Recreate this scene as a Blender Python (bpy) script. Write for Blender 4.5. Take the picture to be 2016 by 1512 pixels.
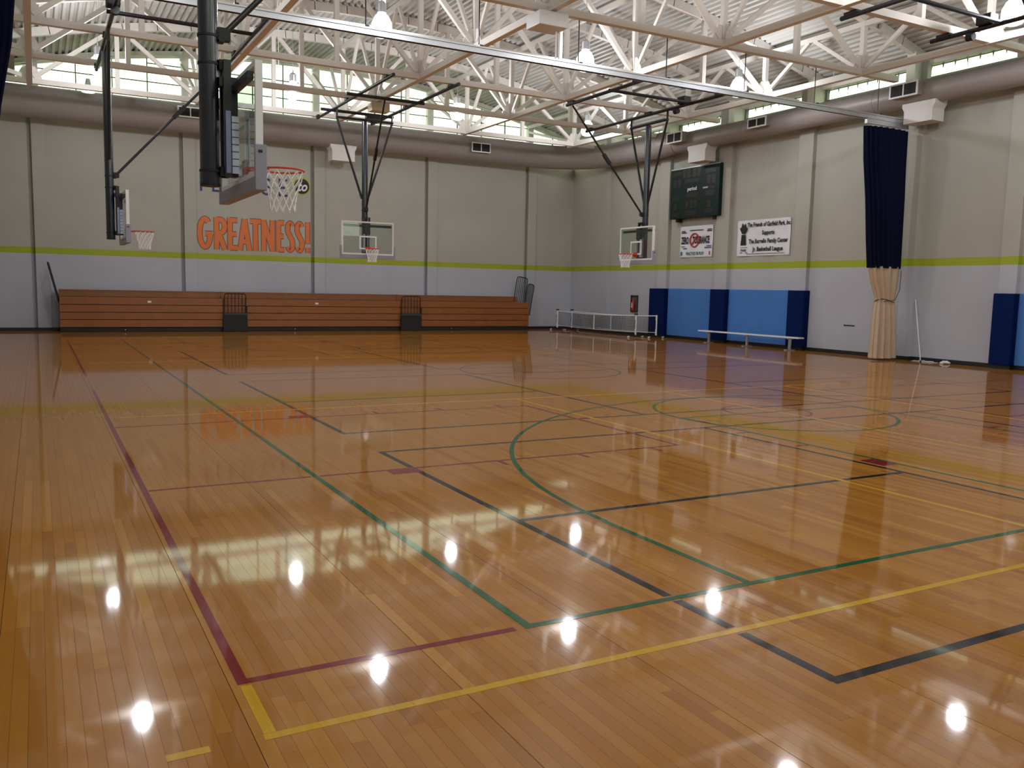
import bpy, bmesh, math, random
from mathutils import Vector, Matrix
random.seed(7)
for o in list(bpy.data.objects): bpy.data.objects.remove(o)
SC = bpy.context.scene
COL = SC.collection
PI = math.pi

# ------------------------------------------------------------------ camera, sky, exposure
F_PX, YAW, PITCH, ROLL, CAM_H = 1699.5, 0.5029, -0.1092, 0.0211, 1.8
fw = Vector((math.sin(YAW)*math.cos(PITCH), math.cos(YAW)*math.cos(PITCH), math.sin(PITCH)))
rt = Vector((math.cos(YAW), -math.sin(YAW), 0)); up = rt.cross(fw)
r2 = math.cos(ROLL)*rt + math.sin(ROLL)*up; u2 = -math.sin(ROLL)*rt + math.cos(ROLL)*up
cam = bpy.data.cameras.new('camera'); camo = bpy.data.objects.new('camera', cam); COL.objects.link(camo)
cam.sensor_fit = 'HORIZONTAL'; cam.sensor_width = 36; cam.lens = 36*F_PX/2016; cam.clip_start = .05; cam.clip_end = 500
camo.matrix_world = Matrix(((r2.x, u2.x, -fw.x, 0), (r2.y, u2.y, -fw.y, 0), (r2.z, u2.z, -fw.z, CAM_H), (0, 0, 0, 1)))
SC.camera = camo
SKY_STRENGTH, LAMP_WATTS, EXPOSURE = 2.4, 205.0, 0.0
w = bpy.data.worlds.new('sky'); SC.world = w; w.use_nodes = True
bg = w.node_tree.nodes['Background']; bg.inputs[0].default_value = (.95, 1.0, .86, 1); bg.inputs[1].default_value = SKY_STRENGTH
SC.view_settings.view_transform = 'Standard'; SC.view_settings.look = 'None'
SC.view_settings.exposure = EXPOSURE; SC.view_settings.gamma = 1; SC.view_settings.use_curve_mapping = False
SC.cycles.max_bounces = 5; SC.cycles.diffuse_bounces = 3; SC.cycles.glossy_bounces = 3
SC.cycles.use_light_tree = True
SC.cycles.transparent_max_bounces = 12; SC.cycles.sample_clamp_indirect = 6

# ------------------------------------------------------------------ hall dimensions (metres)
XL, XR, YN, YF = -2.4, 22.2, -1.4, 34.8
CX, CY = 9.9, 16.7
XG = [CX+4.94*k for k in (-2, -1, 0, 1, 2)]
YG = [CY+3.59*k for k in range(-4, 5)]
ZB = 7.75                                     # underside of the bottom chords
def deck_z(x): return 10.58-1.85*((x-CX)/12.3)**2
def head_z(x): return 10.42-1.85*((x-CX)/12.3)**2

# ------------------------------------------------------------------ materials
MATS = {}
def lin(c): return tuple(((v/255)/12.92 if v/255 <= .04045 else ((v/255+.055)/1.055)**2.4) for v in c)+(1,)
def mat(name, rgb, rough=.5, metal=0, spec=.5, noise=0, nscale=8, bump=0, bscale=40, coat=0, coatr=.05, emit=0, emitc=None):
    if name in MATS: return MATS[name]
    m = bpy.data.materials.new(name); m.use_nodes = True; MATS[name] = m
    nt = m.node_tree; b = nt.nodes['Principled BSDF']
    c = lin(rgb); b.inputs['Base Color'].default_value = c
    b.inputs['Roughness'].default_value = rough; b.inputs['Metallic'].default_value = metal
    b.inputs['Specular IOR Level'].default_value = spec
    b.inputs['Coat Weight'].default_value = coat; b.inputs['Coat Roughness'].default_value = coatr
    geo = nt.nodes.new('ShaderNodeNewGeometry')
    n = nt.nodes.new('ShaderNodeTexNoise'); n.inputs['Scale'].default_value = nscale; n.inputs['Detail'].default_value = 4
    nt.links.new(geo.outputs['Position'], n.inputs['Vector'])
    if noise:
        mx = nt.nodes.new('ShaderNodeMix'); mx.data_type = 'RGBA'
        mx.inputs[6].default_value = tuple(v*(1-noise) for v in c[:3])+(1,)
        mx.inputs[7].default_value = tuple(min(1, v*(1+noise)) for v in c[:3])+(1,)
        nt.links.new(n.outputs['Fac'], mx.inputs[0]); nt.links.new(mx.outputs[2], b.inputs['Base Color'])
    if bump:
        n2 = nt.nodes.new('ShaderNodeTexNoise'); n2.inputs['Scale'].default_value = bscale
        nt.links.new(geo.outputs['Position'], n2.inputs['Vector'])
        bp = nt.nodes.new('ShaderNodeBump'); bp.inputs['Strength'].default_value = bump; bp.inputs['Distance'].default_value = .01
        nt.links.new(n2.outputs['Fac'], bp.inputs['Height']); nt.links.new(bp.outputs['Normal'], b.inputs['Normal'])
    if emit:
        b.inputs['Emission Color'].default_value = emitc or c; b.inputs['Emission Strength'].default_value = emit
    return m
def floor_mat(name, rgb=None):
    """varnished maple: tone per plank, grain along the boards, glossy finish; with rgb a painted court line under the same finish"""
    m = bpy.data.materials.new(name); m.use_nodes = True; MATS[name] = m
    nt = m.node_tree; b = nt.nodes['Principled BSDF']; L = nt.links.new
    geo = nt.nodes.new('ShaderNodeNewGeometry')
    mp = nt.nodes.new('ShaderNodeMapping'); mp.inputs['Scale'].default_value = (45, 1.6, 1); L(geo.outputs['Position'], mp.inputs['Vector'])
    gr = nt.nodes.new('ShaderNodeTexNoise'); gr.inputs['Scale'].default_value = 1; gr.inputs['Detail'].default_value = 5; L(mp.outputs[0], gr.inputs['Vector'])
    if rgb is None:
        at = nt.nodes.new('ShaderNodeAttribute'); at.attribute_name = 'tone'
        ra = nt.nodes.new('ShaderNodeValToRGB'); e = ra.color_ramp.elements
        e[0].position = 0; e[0].color = lin((150, 90, 30)); e[1].position = 1; e[1].color = lin((210, 150, 64))
        k = e.new(.5); k.color = lin((184, 122, 45))
        ad = nt.nodes.new('ShaderNodeMath'); ad.operation = 'MULTIPLY_ADD'; L(gr.outputs['Fac'], ad.inputs[0]); ad.inputs[1].default_value = .2
        mh = nt.nodes.new('ShaderNodeMath'); mh.operation = 'MULTIPLY_ADD'; L(at.outputs['Fac'], mh.inputs[0]); mh.inputs[1].default_value = .8; mh.inputs[2].default_value = 0
        L(mh.outputs[0], ad.inputs[2]); L(ad.outputs[0], ra.inputs[0]); L(ra.outputs[0], b.inputs['Base Color'])
    else:
        mx = nt.nodes.new('ShaderNodeMix'); mx.data_type = 'RGBA'; c = lin(rgb)
        mx.inputs[6].default_value = tuple(v*.8 for v in c[:3])+(1,); mx.inputs[7].default_value = tuple(min(1, v*1.12) for v in c[:3])+(1,)
        L(gr.outputs['Fac'], mx.inputs[0]); L(mx.outputs[2], b.inputs['Base Color'])
    colsock = [l.from_socket for l in nt.links if l.to_socket == b.inputs['Base Color']][0]
    nt.nodes.remove(b); out = nt.nodes['Material Output']
    df = nt.nodes.new('ShaderNodeBsdfDiffuse'); L(colsock, df.inputs['Color'])
    mp2 = nt.nodes.new('ShaderNodeMapping'); mp2.inputs['Scale'].default_value = (7, 1.6, 1); L(geo.outputs['Position'], mp2.inputs['Vector'])
    nz = nt.nodes.new('ShaderNodeTexNoise'); nz.inputs['Scale'].default_value = 1; nz.inputs['Detail'].default_value = 2; L(mp2.outputs[0], nz.inputs['Vector'])
    bp = nt.nodes.new('ShaderNodeBump'); bp.inputs['Strength'].default_value = .3; bp.inputs['Distance'].default_value = .0004
    L(nz.outputs['Fac'], bp.inputs['Height'])
    g1 = nt.nodes.new('ShaderNodeBsdfGlossy'); g1.inputs['Roughness'].default_value = .05; L(bp.outputs[0], g1.inputs['Normal'])
    g2 = nt.nodes.new('ShaderNodeBsdfGlossy'); g2.inputs['Roughness'].default_value = .26
    lw = nt.nodes.new('ShaderNodeLayerWeight'); lw.inputs['Blend'].default_value = .5
    pw = nt.nodes.new('ShaderNodeMath'); pw.operation = 'POWER'; L(lw.outputs['Facing'], pw.inputs[0]); pw.inputs[1].default_value = 5
    fr = nt.nodes.new('ShaderNodeMath'); fr.operation = 'MULTIPLY_ADD'; L(pw.outputs[0], fr.inputs[0]); fr.inputs[1].default_value = .84; fr.inputs[2].default_value = .045
    cp = nt.nodes.new('ShaderNodeMath'); cp.operation = 'MINIMUM'; L(fr.outputs[0], cp.inputs[0]); cp.inputs[1].default_value = .7
    kk = nt.nodes.new('ShaderNodeMath'); kk.operation = 'MULTIPLY_ADD'; L(pw.outputs[0], kk.inputs[0]); kk.inputs[1].default_value = .04; kk.inputs[2].default_value = .025
    m2 = nt.nodes.new('ShaderNodeMixShader'); L(kk.outputs[0], m2.inputs[0]); L(df.outputs[0], m2.inputs[1]); L(g2.outputs[0], m2.inputs[2])
    m1 = nt.nodes.new('ShaderNodeMixShader'); L(cp.outputs[0], m1.inputs[0]); L(m2.outputs[0], m1.inputs[1])
    L(g1.outputs[0], m1.inputs[2])
    L(m1.outputs[0], out.inputs[0])
    return m
def wall_mat():
    """painted masonry: taupe above, pale grey below, a lime stripe at door-head height"""
    m = bpy.data.materials.new('wall_paint'); m.use_nodes = True; MATS['wall'] = m
    nt = m.node_tree; b = nt.nodes['Principled BSDF']; L = nt.links.new
    geo = nt.nodes.new('ShaderNodeNewGeometry'); sp = nt.nodes.new('ShaderNodeSeparateXYZ'); L(geo.outputs['Position'], sp.inputs[0])
    def step(z):
        s = nt.nodes.new('ShaderNodeMath'); s.operation = 'GREATER_THAN'; s.inputs[1].default_value = z; L(sp.outputs[2], s.inputs[0]); return s.outputs[0]
    def mixc(fac, a, c):
        x = nt.nodes.new('ShaderNodeMix'); x.data_type = 'RGBA'; L(fac, x.inputs[0])
        for i, v in ((6, a), (7, c)):
            if isinstance(v, tuple): x.inputs[i].default_value = v
            else: L(v, x.inputs[i])
        return x.outputs[2]
    col = mixc(step(2.70), lin((188, 190, 202)), lin((164, 178, 52)))
    col = mixc(step(2.92), col, lin((180, 177, 168)))
    n = nt.nodes.new('ShaderNodeTexNoise'); n.inputs['Scale'].default_value = .8; n.inputs['Detail'].default_value = 5; L(geo.outputs['Position'], n.inputs['Vector'])
    mul = nt.nodes.new('ShaderNodeMix'); mul.data_type = 'RGBA'; mul.blend_type = 'MULTIPLY'; mul.inputs[0].default_value = .16
    L(col, mul.inputs[6]); L(n.outputs['Fac'], mul.inputs[7]); L(mul.outputs[2], b.inputs['Base Color'])
    b.inputs['Roughness'].default_value = .55; b.inputs['Specular IOR Level'].default_value = .3
    n2 = nt.nodes.new('ShaderNodeTexNoise'); n2.inputs['Scale'].default_value = 60; L(geo.outputs['Position'], n2.inputs['Vector'])
    bp = nt.nodes.new('ShaderNodeBump'); bp.inputs['Strength'].default_value = .15; bp.inputs['Distance'].default_value = .004
    L(n2.outputs['Fac'], bp.inputs['Height']); L(bp.outputs[0], b.inputs['Normal'])
    return m
def glass_mat(name, tint, refl=.06):
    m = bpy.data.materials.new(name); m.use_nodes = True; MATS[name] = m
    nt = m.node_tree; nt.nodes.clear(); out = nt.nodes.new('ShaderNodeOutputMaterial')
    t = nt.nodes.new('ShaderNodeBsdfTransparent'); t.inputs[0].default_value = tint
    g = nt.nodes.new('ShaderNodeBsdfGlossy'); g.inputs['Roughness'].default_value = .01
    fr = nt.nodes.new('ShaderNodeFresnel'); fr.inputs['IOR'].default_value = 1.5
    ad = nt.nodes.new('ShaderNodeMath'); ad.operation = 'MULTIPLY_ADD'; ad.inputs[1].default_value = 1.0; ad.inputs[2].default_value = refl-.04
    ge = nt.nodes.new('ShaderNodeNewGeometry'); iv = nt.nodes.new('ShaderNodeMath'); iv.operation = 'SUBTRACT'; iv.inputs[0].default_value = 1
    nt.links.new(ge.outputs['Backfacing'], iv.inputs[1]); ml = nt.nodes.new('ShaderNodeMath'); ml.operation = 'MULTIPLY'
    nt.links.new(fr.outputs[0], ad.inputs[0]); nt.links.new(ad.outputs[0], ml.inputs[0]); nt.links.new(iv.outputs[0], ml.inputs[1])
    mx = nt.nodes.new('ShaderNodeMixShader'); nt.links.new(ml.outputs[0], mx.inputs[0]); nt.links.new(t.outputs[0], mx.inputs[1]); nt.links.new(g.outputs[0], mx.inputs[2])
    nt.links.new(mx.outputs[0], out.inputs[0]); return m
WOODF = floor_mat('maple_floor')
PAINT = {'green': floor_mat('green_line', (28, 98, 62)), 'red': floor_mat('red_line', (135, 36, 44)),
         'black': floor_mat('black_line', (34, 34, 40)), 'yellow': floor_mat('yellow_line', (222, 172, 36))}
WALL = wall_mat()
GLASS = glass_mat('window_glass', (.93, .98, .90, 1)); BGLASS = glass_mat('board_glass', (.86, .90, .88, 1), .09)
STEEL = mat('white_steel', (228, 222, 215), .45, noise=.04, nscale=2)
DECK = mat('deck_paint', (198, 197, 193), .5, noise=.05, nscale=1.5)
DUCT = mat('duct_paint', (152, 144, 142), .42, noise=.05, nscale=3)
DUCTW = mat('plenum_paint', (214, 208, 206), .45, noise=.03)
DARK = mat('void_dark', (38, 38, 40), .8, noise=.1)
BLK = mat('black_steel', (26, 27, 34), .38, noise=.1, nscale=5)
BLKM = mat('black_matte', (20, 20, 23), .6, noise=.1)
NAVYM = mat('navy_mast', (24, 26, 42), .3, noise=.08, nscale=6, coat=.4, coatr=.15)
ALU = mat('aluminium', (205, 208, 214), .32, metal=.8, noise=.05)
WHITE = mat('white_paint', (232, 233, 236), .4, noise=.03)
FRAME = mat('window_frame', (222, 225, 206), .5, noise=.04)
FRAMED = mat('mullion_grey', (120, 126, 118), .5, noise=.04)
PAD = mat('board_pad', (150, 150, 166), .7, noise=.08)
ORANGE = mat('rim_red', (205, 62, 40), .4, noise=.05)
CORD = mat('net_cord', (246, 246, 246), .8, noise=.03)
BW = mat('bleacher_wood', (143, 86, 42), .35, noise=.22, nscale=3, bump=.1, bscale=12, coat=.3, coatr=.2)
NAVY = mat('navy_vinyl', (2, 26, 80), .7, spec=.1, noise=.08, nscale=3, bump=.15, bscale=20)
SKYB = mat('blue_vinyl', (72, 124, 198), .5, spec=.3, noise=.05, nscale=3, bump=.12, bscale=12)
CURB = mat('curtain_navy', (7, 13, 40), .8, spec=.1, noise=.12, nscale=9, bump=.2, bscale=25)
CURT = mat('curtain_tan', (190, 166, 142), .5, noise=.07, nscale=4, bump=.2, bscale=10)
COVE = mat('cove_rubber', (24, 24, 26), .5, noise=.1)
GREENB = mat('scoreboard_green', (11, 36, 32), .5, spec=.25, noise=.08)
GREEND = mat('scoreboard_dark', (14, 15, 15), .5, noise=.1)
AMBER = mat('digit_unlit', (58, 46, 36), .5, noise=.1)
BANNER = mat('banner_vinyl', (226, 226, 234), .5, noise=.03, bump=.2, bscale=3)
INK = mat('ink_black', (22, 22, 26), .6, noise=.05)
INKB = mat('ink_blue', (70, 100, 150), .6, noise=.05)
INKG = mat('ink_green', (26, 110, 78), .6, noise=.05)
INKR = mat('ink_red', (176, 52, 44), .6, noise=.05)
LORANGE = mat('letter_orange', (216, 116, 56), .55, noise=.05)
LBROWN = mat('letter_edge', (92, 50, 34), .6, noise=.05)
LNAVY = mat('letter_navy', (34, 46, 104), .55, noise=.05)
LIME = mat('lime_paint', (166, 176, 42), .55, noise=.05)
BRONZE = mat('bronze', (72, 58, 52), .4, metal=.3, noise=.1)
REDX = mat('extinguisher_red', (170, 30, 28), .35, noise=.05)
TANB = mat('tan_box', (150, 134, 122), .6, noise=.05)
SCALE = mat('scale_strip', (196, 206, 232), .35, noise=.04)
CHROME = mat('slide_chrome', (150, 160, 196), .25, metal=.7, noise=.05)
NETB = mat('net_mesh_black', (40, 40, 40), .8, noise=.1)
GROUND = mat('ground_outside', (120, 130, 105), .9, noise=.2, nscale=.5)
BARK = mat('bark', (80, 70, 62), .9, noise=.2)
LAMPM = bpy.data.materials.new('lamp_refractor'); LAMPM.use_nodes = True; MATS['lamp'] = LAMPM   # clear prismatic lens that glows and lets the bulb's light through
_nt = LAMPM.node_tree; _nt.nodes.clear(); _o = _nt.nodes.new('ShaderNodeOutputMaterial'); _a = _nt.nodes.new('ShaderNodeAddShader')
_t = _nt.nodes.new('ShaderNodeBsdfTransparent'); _e = _nt.nodes.new('ShaderNodeEmission'); _e.inputs[0].default_value = (.95, .96, 1, 1); _e.inputs[1].default_value = 1.8
_nt.links.new(_t.outputs[0], _a.inputs[0]); _nt.links.new(_e.outputs[0], _a.inputs[1]); _nt.links.new(_a.outputs[0], _o.inputs[0])
LAMPM.cycles.emission_sampling = 'NONE'

# ------------------------------------------------------------------ mesh helpers
class MB:
    def __init__(s): s.v, s.f = [], []
    def add(s, vs, fs):
        n = len(s.v); s.v += [tuple(v) for v in vs]; s.f += [tuple(i+n for i in f) for f in fs]; return s
    def box(s, a, b):
        x0, y0, z0 = a; x1, y1, z1 = b
        return s.add([(x0,y0,z0),(x1,y0,z0),(x1,y1,z0),(x0,y1,z0),(x0,y0,z1),(x1,y0,z1),(x1,y1,z1),(x0,y1,z1)],
                     [(0,3,2,1),(4,5,6,7),(0,1,5,4),(1,2,6,5),(2,3,7,6),(3,0,4,7)])
    def beam(s, p, q, wd, ht, upv=(0, 0, 1)):
        p, q = Vector(p), Vector(q); d = (q-p).normalized(); u = Vector(upv)
        if abs(d.dot(u)) > .98: u = Vector((1, 0, 0))
        r = d.cross(u).normalized()*wd/2; u = r.cross(d).normalized()*ht/2
        vs = [p-r-u, p+r-u, p+r+u, p-r+u, q-r-u, q+r-u, q+r+u, q-r+u]
        return s.add(vs, [(3,2,1,0),(4,5,6,7),(0,1,5,4),(1,2,6,5),(2,3,7,6),(3,0,4,7)])
    def tube(s, pts, r, n=10, cap=True, rads=None):
        pts = [Vector(p) for p in pts]; base = len(s.v); k = len(pts)
        ref = None
        for i, p in enumerate(pts):
            d = (pts[min(i+1, k-1)]-pts[max(i-1, 0)]).normalized()
            if ref is None:
                ref = Vector((0, 0, 1)) if abs(d.z) < .9 else Vector((1, 0, 0))
            a = d.cross(ref).normalized(); b = a.cross(d).normalized(); ref = b
            rr = rads[i] if rads else r
            for j in range(n):
                t = 2*PI*j/n; s.v.append(tuple(p+a*math.cos(t)*rr+b*math.sin(t)*rr))
        for i in range(k-1):
            for j in range(n):
                j2 = (j+1) % n
                s.f.append((base+i*n+j, base+i*n+j2, base+(i+1)*n+j2, base+(i+1)*n+j))
        if cap:
            s.f.append(tuple(base+j for j in reversed(range(n)))); s.f.append(tuple(base+(k-1)*n+j for j in range(n)))
        return s
    def lathe(s, prof, n=16, c=(0, 0, 0)):
        b = len(s.v)
        for r, z in prof:
            for j in range(n):
                t = 2*PI*j/n; s.v.append((c[0]+r*math.cos(t), c[1]+r*math.sin(t), c[2]+z))
        for i in range(len(prof)-1):
            for j in range(n):
                j2 = (j+1) % n; s.f.append((b+i*n+j, b+i*n+j2, b+(i+1)*n+j2, b+(i+1)*n+j))
        s.f.append(tuple(b+j for j in reversed(range(n)))); s.f.append(tuple(b+(len(prof)-1)*n+j for j in range(n)))
        return s
    def ring(s, c, R, r, nR=28, nr=6, axis='z'):
        b = len(s.v)
        for i in range(nR):
            t = 2*PI*i/nR
            for j in range(nr):
                a = 2*PI*j/nr; q = (R+r*math.cos(a)); x, y, z = q*math.cos(t), q*math.sin(t), r*math.sin(a)
                if axis == 'x': x, y, z = z, x, y
                s.v.append((c[0]+x, c[1]+y, c[2]+z))
        for i in range(nR):
            for j in range(nr):
                i2, j2 = (i+1) % nR, (j+1) % nr
                s.f.append((b+i*nr+j, b+i2*nr+j, b+i2*nr+j2, b+i*nr+j2))
        return s
    def prism(s, poly, fn, d0, d1):
        """extrude a 2D polygon; fn(u, v, d) gives a 3D point"""
        n = len(poly); vs = [fn(u, v, d0) for u, v in poly]+[fn(u, v, d1) for u, v in poly]
        return s.add(vs, [tuple(reversed(range(n))), tuple(range(n, 2*n))]+[(i, (i+1) % n, n+(i+1) % n, n+i) for i in range(n)])
    def mesh(s, name):
        me = bpy.data.meshes.new(name); me.from_pydata(s.v, [], s.f); me.update(); return me
def obj(name, mb, m, parent=None, smooth=False, bevel=0, loc=None):
    me = mb.mesh(name) if isinstance(mb, MB) else mb
    if isinstance(mb, MB):
        bm = bmesh.new(); bm.from_mesh(me); bmesh.ops.recalc_face_normals(bm, faces=bm.faces)
        if bevel: bmesh.ops.bevel(bm, geom=bm.edges[:], offset=bevel, segments=2, affect='EDGES', profile=.6)
        bm.to_mesh(me); bm.free()
        if m: me.materials.append(m)
        if smooth:
            me.polygons.foreach_set('use_smooth', [True]*len(me.polygons))
            try: me.set_sharp_from_angle(angle=math.radians(38))
            except Exception: pass
    o = bpy.data.objects.new(name, me); COL.objects.link(o)
    if loc: o.location = loc
    if parent: o.parent = parent
    return o
def tag(o, label, cat, group=None, kind=None):
    if label: o['label'] = label
    if cat: o['category'] = cat
    if group: o['group'] = group
    if kind: o['kind'] = kind
    return o
def thing(name, label, cat, loc=(0, 0, 0), rz=0, group=None):
    o = bpy.data.objects.new(name, None); COL.objects.link(o); o.location = loc; o.rotation_euler = (0, 0, rz); o.empty_display_size = .2
    return tag(o, label, cat, group)
def struct(name, mb, m, label, **k):
    o = obj(name, mb, m, **k); o['kind'] = 'structure'; o['label'] = label; return o
def structE(name, label):
    o = bpy.data.objects.new(name, None); COL.objects.link(o); o['kind'] = 'structure'; o['label'] = label; return o
def B(a, b): return MB().box(a, b)
def text_mesh(body, size, sx=1, bold=0, shear=0, align='CENTER'):
    cu = bpy.data.curves.new('lettering', 'FONT'); cu.body = body; cu.size = size; cu.offset = bold; cu.shear = shear
    cu.align_x = align; cu.align_y = 'CENTER'; cu.resolution_u = 3
    o = bpy.data.objects.new('lettering', cu); COL.objects.link(o)
    dg = bpy.context.evaluated_depsgraph_get(); me = bpy.data.meshes.new_from_object(o.evaluated_get(dg))
    bpy.data.objects.remove(o); bpy.data.curves.remove(cu)
    for v in me.vertices: v.co.x *= sx
    me.materials.clear(); return me
ORD = ['first', 'second', 'third', 'fourth', 'fifth', 'sixth', 'seventh', 'eighth', 'ninth', 'tenth', 'eleventh']

# ------------------------------------------------------------------ floor of maple strips
PW = .066
flo = struct('floor', B((XL-.3, YN-.3, -.2), (XR+.3, YF+.3, -.0035)), mat('subfloor', (58, 34, 16), .8, noise=.1), 'glossy maple strip gym floor with painted court lines')
ncol = int((XR-XL)/PW)
seam_cols = {int((sx-XL)/PW) for sx in (-.28, .65, 1.575, 2.505, 3.41, 4.305, 5.23, 6.15, 7.07, 8.0, 8.9, 9.8)}
planks = []
for i in range(ncol):
    x0 = XL+i*PW; y = YN-random.random()*1.4
    gap = .0009
    xr_ = x0+PW-(.003 if i in seam_cols else gap)
    while y < YF:
        ln = random.uniform(.45, 1.9) if random.random() < .8 else random.uniform(1.9, 2.6)
        y2 = y+ln
        a, b2 = max(y, YN), min(y2, YF)
        if b2-a > .02:
            planks.append((x0, xr_, a, b2-.0005, min(1, max(0, random.gauss(.5, .15 if y < 7 else .045))), random.uniform(-.00003, .00003), random.uniform(-.00002, .00002)))
        y = y2
def plank_px(p):
    c = Vector(((p[0]+p[1])/2, (p[2]+p[3])/2, 0))-Vector((0, 0, CAM_H))
    z = c.dot(fw)
    if z < .5: return -1
    x, y = c.dot(r2)/z*F_PX, -c.dot(u2)/z*F_PX
    if abs(x) > 1000 or abs(y) > 750: return -1
    return 1/z
order = sorted(range(len(planks)), key=lambda k: -plank_px(planks[k])); near = set(order[:300])
def plank_geo(p, ox=0, oy=0):
    x0, x1, y0, y1, t, tl, te = p
    return [(x0-ox,y0-oy,tl-te),(x1-ox,y0-oy,-tl-te),(x1-ox,y1-oy,-tl+te),(x0-ox,y1-oy,tl+te)], [(x0-ox,y0-oy,-.003),(x1-ox,y0-oy,-.003),(x1-ox,y1-oy,-.003),(x0-ox,y1-oy,-.003)]
def plank_mesh(name, lst, off):
    v, f, tn = [], [], []
    for p in lst:
        t, lo = plank_geo(p, *off); n = len(v); v += t+lo
        f += [(n,n+1,n+2,n+3),(n,n+4,n+5,n+1),(n+1,n+5,n+6,n+2),(n+2,n+6,n+7,n+3),(n+3,n+7,n+4,n)]; tn += [p[4]]*5
    me = bpy.data.meshes.new(name); me.from_pydata(v, [], f); me.update()
    at = me.attributes.new('tone', 'FLOAT', 'FACE'); at.data.foreach_set('value', tn); me.materials.append(WOODF); return me
st = obj('plank_field', plank_mesh('plank_field', [planks[k] for k in range(len(planks)) if k not in near], (0, 0)), None, flo); st['kind'] = 'stuff'
for k in order[:300]:
    p = planks[k]; o = obj('plank', plank_mesh('plank', [p], (p[0], p[2])), None, flo, loc=(p[0], p[2], 0))

# ------------------------------------------------------------------ court lines (paint under the varnish)
LW = .05
LINES = []      # (colour, axis, const, a, b): axis 'x' runs along X at Y=const
def ln(c, ax, k, a, b): LINES.append((c, ax, k, min(a, b), max(a, b)))
GX0, GX1, GY0, GY1 = 2.256, 17.5, 3.865, 29.47
for x in (GX0, GX1): ln('green', 'y', x, GY0-.025, GY1+.025)
for y in (GY0, GY1): ln('green', 'x', y, GX0+.025, GX1-.025)
for s, y0 in ((1, GY0), (-1, GY1)):
    for x in (CX-1.74, CX+1.83): ln('green', 'y', x, y0+s*.03, y0+s*5.82)
    ln('green', 'x', y0+s*5.79, CX-1.72, CX+1.80)
    for x in (3.86, 2*CX-3.86): ln('green', 'y', x, y0+s*.03, y0+s*1.6)
for (ya, yb) in ((3.865, 15.62), (18.1, 29.47)):
    for s, x0 in ((1, .758), (-1, 2*CX-.758)):
        ln('red', 'y', x0, ya-.025, yb)
        ln('red', 'x', 3.865 if ya < 5 else 29.47, x0, GX0-.08 if s > 0 else GX1+.08)
        yc = 9.75 if ya < 5 else 23.7
        for q in (-1, 1): ln('red', 'x', yc+q*1.83, x0+s*.03, x0+s*5.9)
        ln('red', 'y', x0+s*5.87, yc-1.8, yc+1.8)
ln('yellow', 'x', 3.329, .735, 18.9); ln('yellow', 'x', 12.4, .9, 18.9); ln('yellow', 'x', 3.335, .37, .53)
ln('yellow', 'y', .765, 3.355, 3.82)
for x in (6.886, 10.0, 13.0): ln('yellow', 'y', x, 3.36, 12.4)
ln('yellow', 'x', 21.0, .9, 18.9); ln('yellow', 'x', 30.0, .9, 18.9)
for x in (6.886, 13.0): ln('yellow', 'y', x, 21.0, 30.0)
for (ya, ym, yb) in ((2.665, 5.754, 8.835), (10.134, 13.2, 16.33), (17.6, 20.7, 23.8)):
    for (xa, xb) in ((3.241, 7.822), (12.25, 16.85)):
        ln('black', 'y', xa, ya, yb); ln('black', 'y', xb, ya, yb); ln('black', 'x', ym, xa, xb)
    if ya > 9: ln('black', 'x', ya, 3.22, 16.87)
    else: ln('black', 'x', ya, 3.216, 7.85); ln('black', 'x', ya, 12.22, 16.87)
    ln('black', 'x', yb, 3.22, 16.87)
PRI = {'green': 3, 'yellow': 2, 'red': 1, 'black': 0}; ZL = {'black': .0005, 'red': .0007, 'yellow': .0009, 'green': .0011}
LINE_LABEL = {'green': 'green painted basketball line', 'red': 'dark red painted court line', 'yellow': 'yellow painted volleyball line', 'black': 'black painted court line'}
for c, ax, k, a, b in LINES:
    cuts = []
    for c2, ax2, k2, a2, b2 in LINES:
        if ax2 != ax and PRI[c2] > PRI[c] and a2-.03 < k < b2+.03 and a+.06 < k2 < b-.06: cuts.append(k2)
    segs, s = [], a
    for q in sorted(cuts):
        if q-.042 > s: segs.append((s, q-.042))
        s = q+.042
    if b > s: segs.append((s, b))
    hw = LW/2*(1.25 if c == 'black' else 1)
    for (p, q) in segs:
        mb = MB(); z = ZL[c]+(.00006 if ax == 'x' else 0)
        if ax == 'x': mb.box((p, k-hw, .0001), (q, k+hw, z))
        else: mb.box((k-hw, p, .0001), (k+hw, q, z))
        obj('court_line', mb, PAINT[c], flo)
def arc(c, cx, cy, R, a0, a1, n=64, wd=LW):
    mb = MB(); z = ZL[c]; vs, fs = [], []
    for i in range(n+1):
        t = a0+(a1-a0)*i/n
        for rr in (R-wd/2, R+wd/2): vs += [(cx+rr*math.cos(t), cy+rr*math.sin(t), z)]
    fs = [(2*i, 2*i+1, 2*i+3, 2*i+2) for i in range(n)]
    mb.add(vs, fs); obj('court_arc', mb, PAINT[c], flo)
for s, y0 in ((1, GY0), (-1, GY1)):
    a = (0, PI) if s > 0 else (PI, 2*PI)
    arc('green', CX, y0+s*1.6, 6.03, a[0], a[1]); arc('green', CX, y0+s*5.79, 1.8, 0, 2*PI)
arc('green', CX, CY, 1.8, 0, 2*PI); arc('green', CX, CY, .58, 0, 2*PI)
arc('red', CX, 9.75, .66, 0, 2*PI, 40); arc('red', CX, 23.7, .66, 0, 2*PI, 40)
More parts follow.
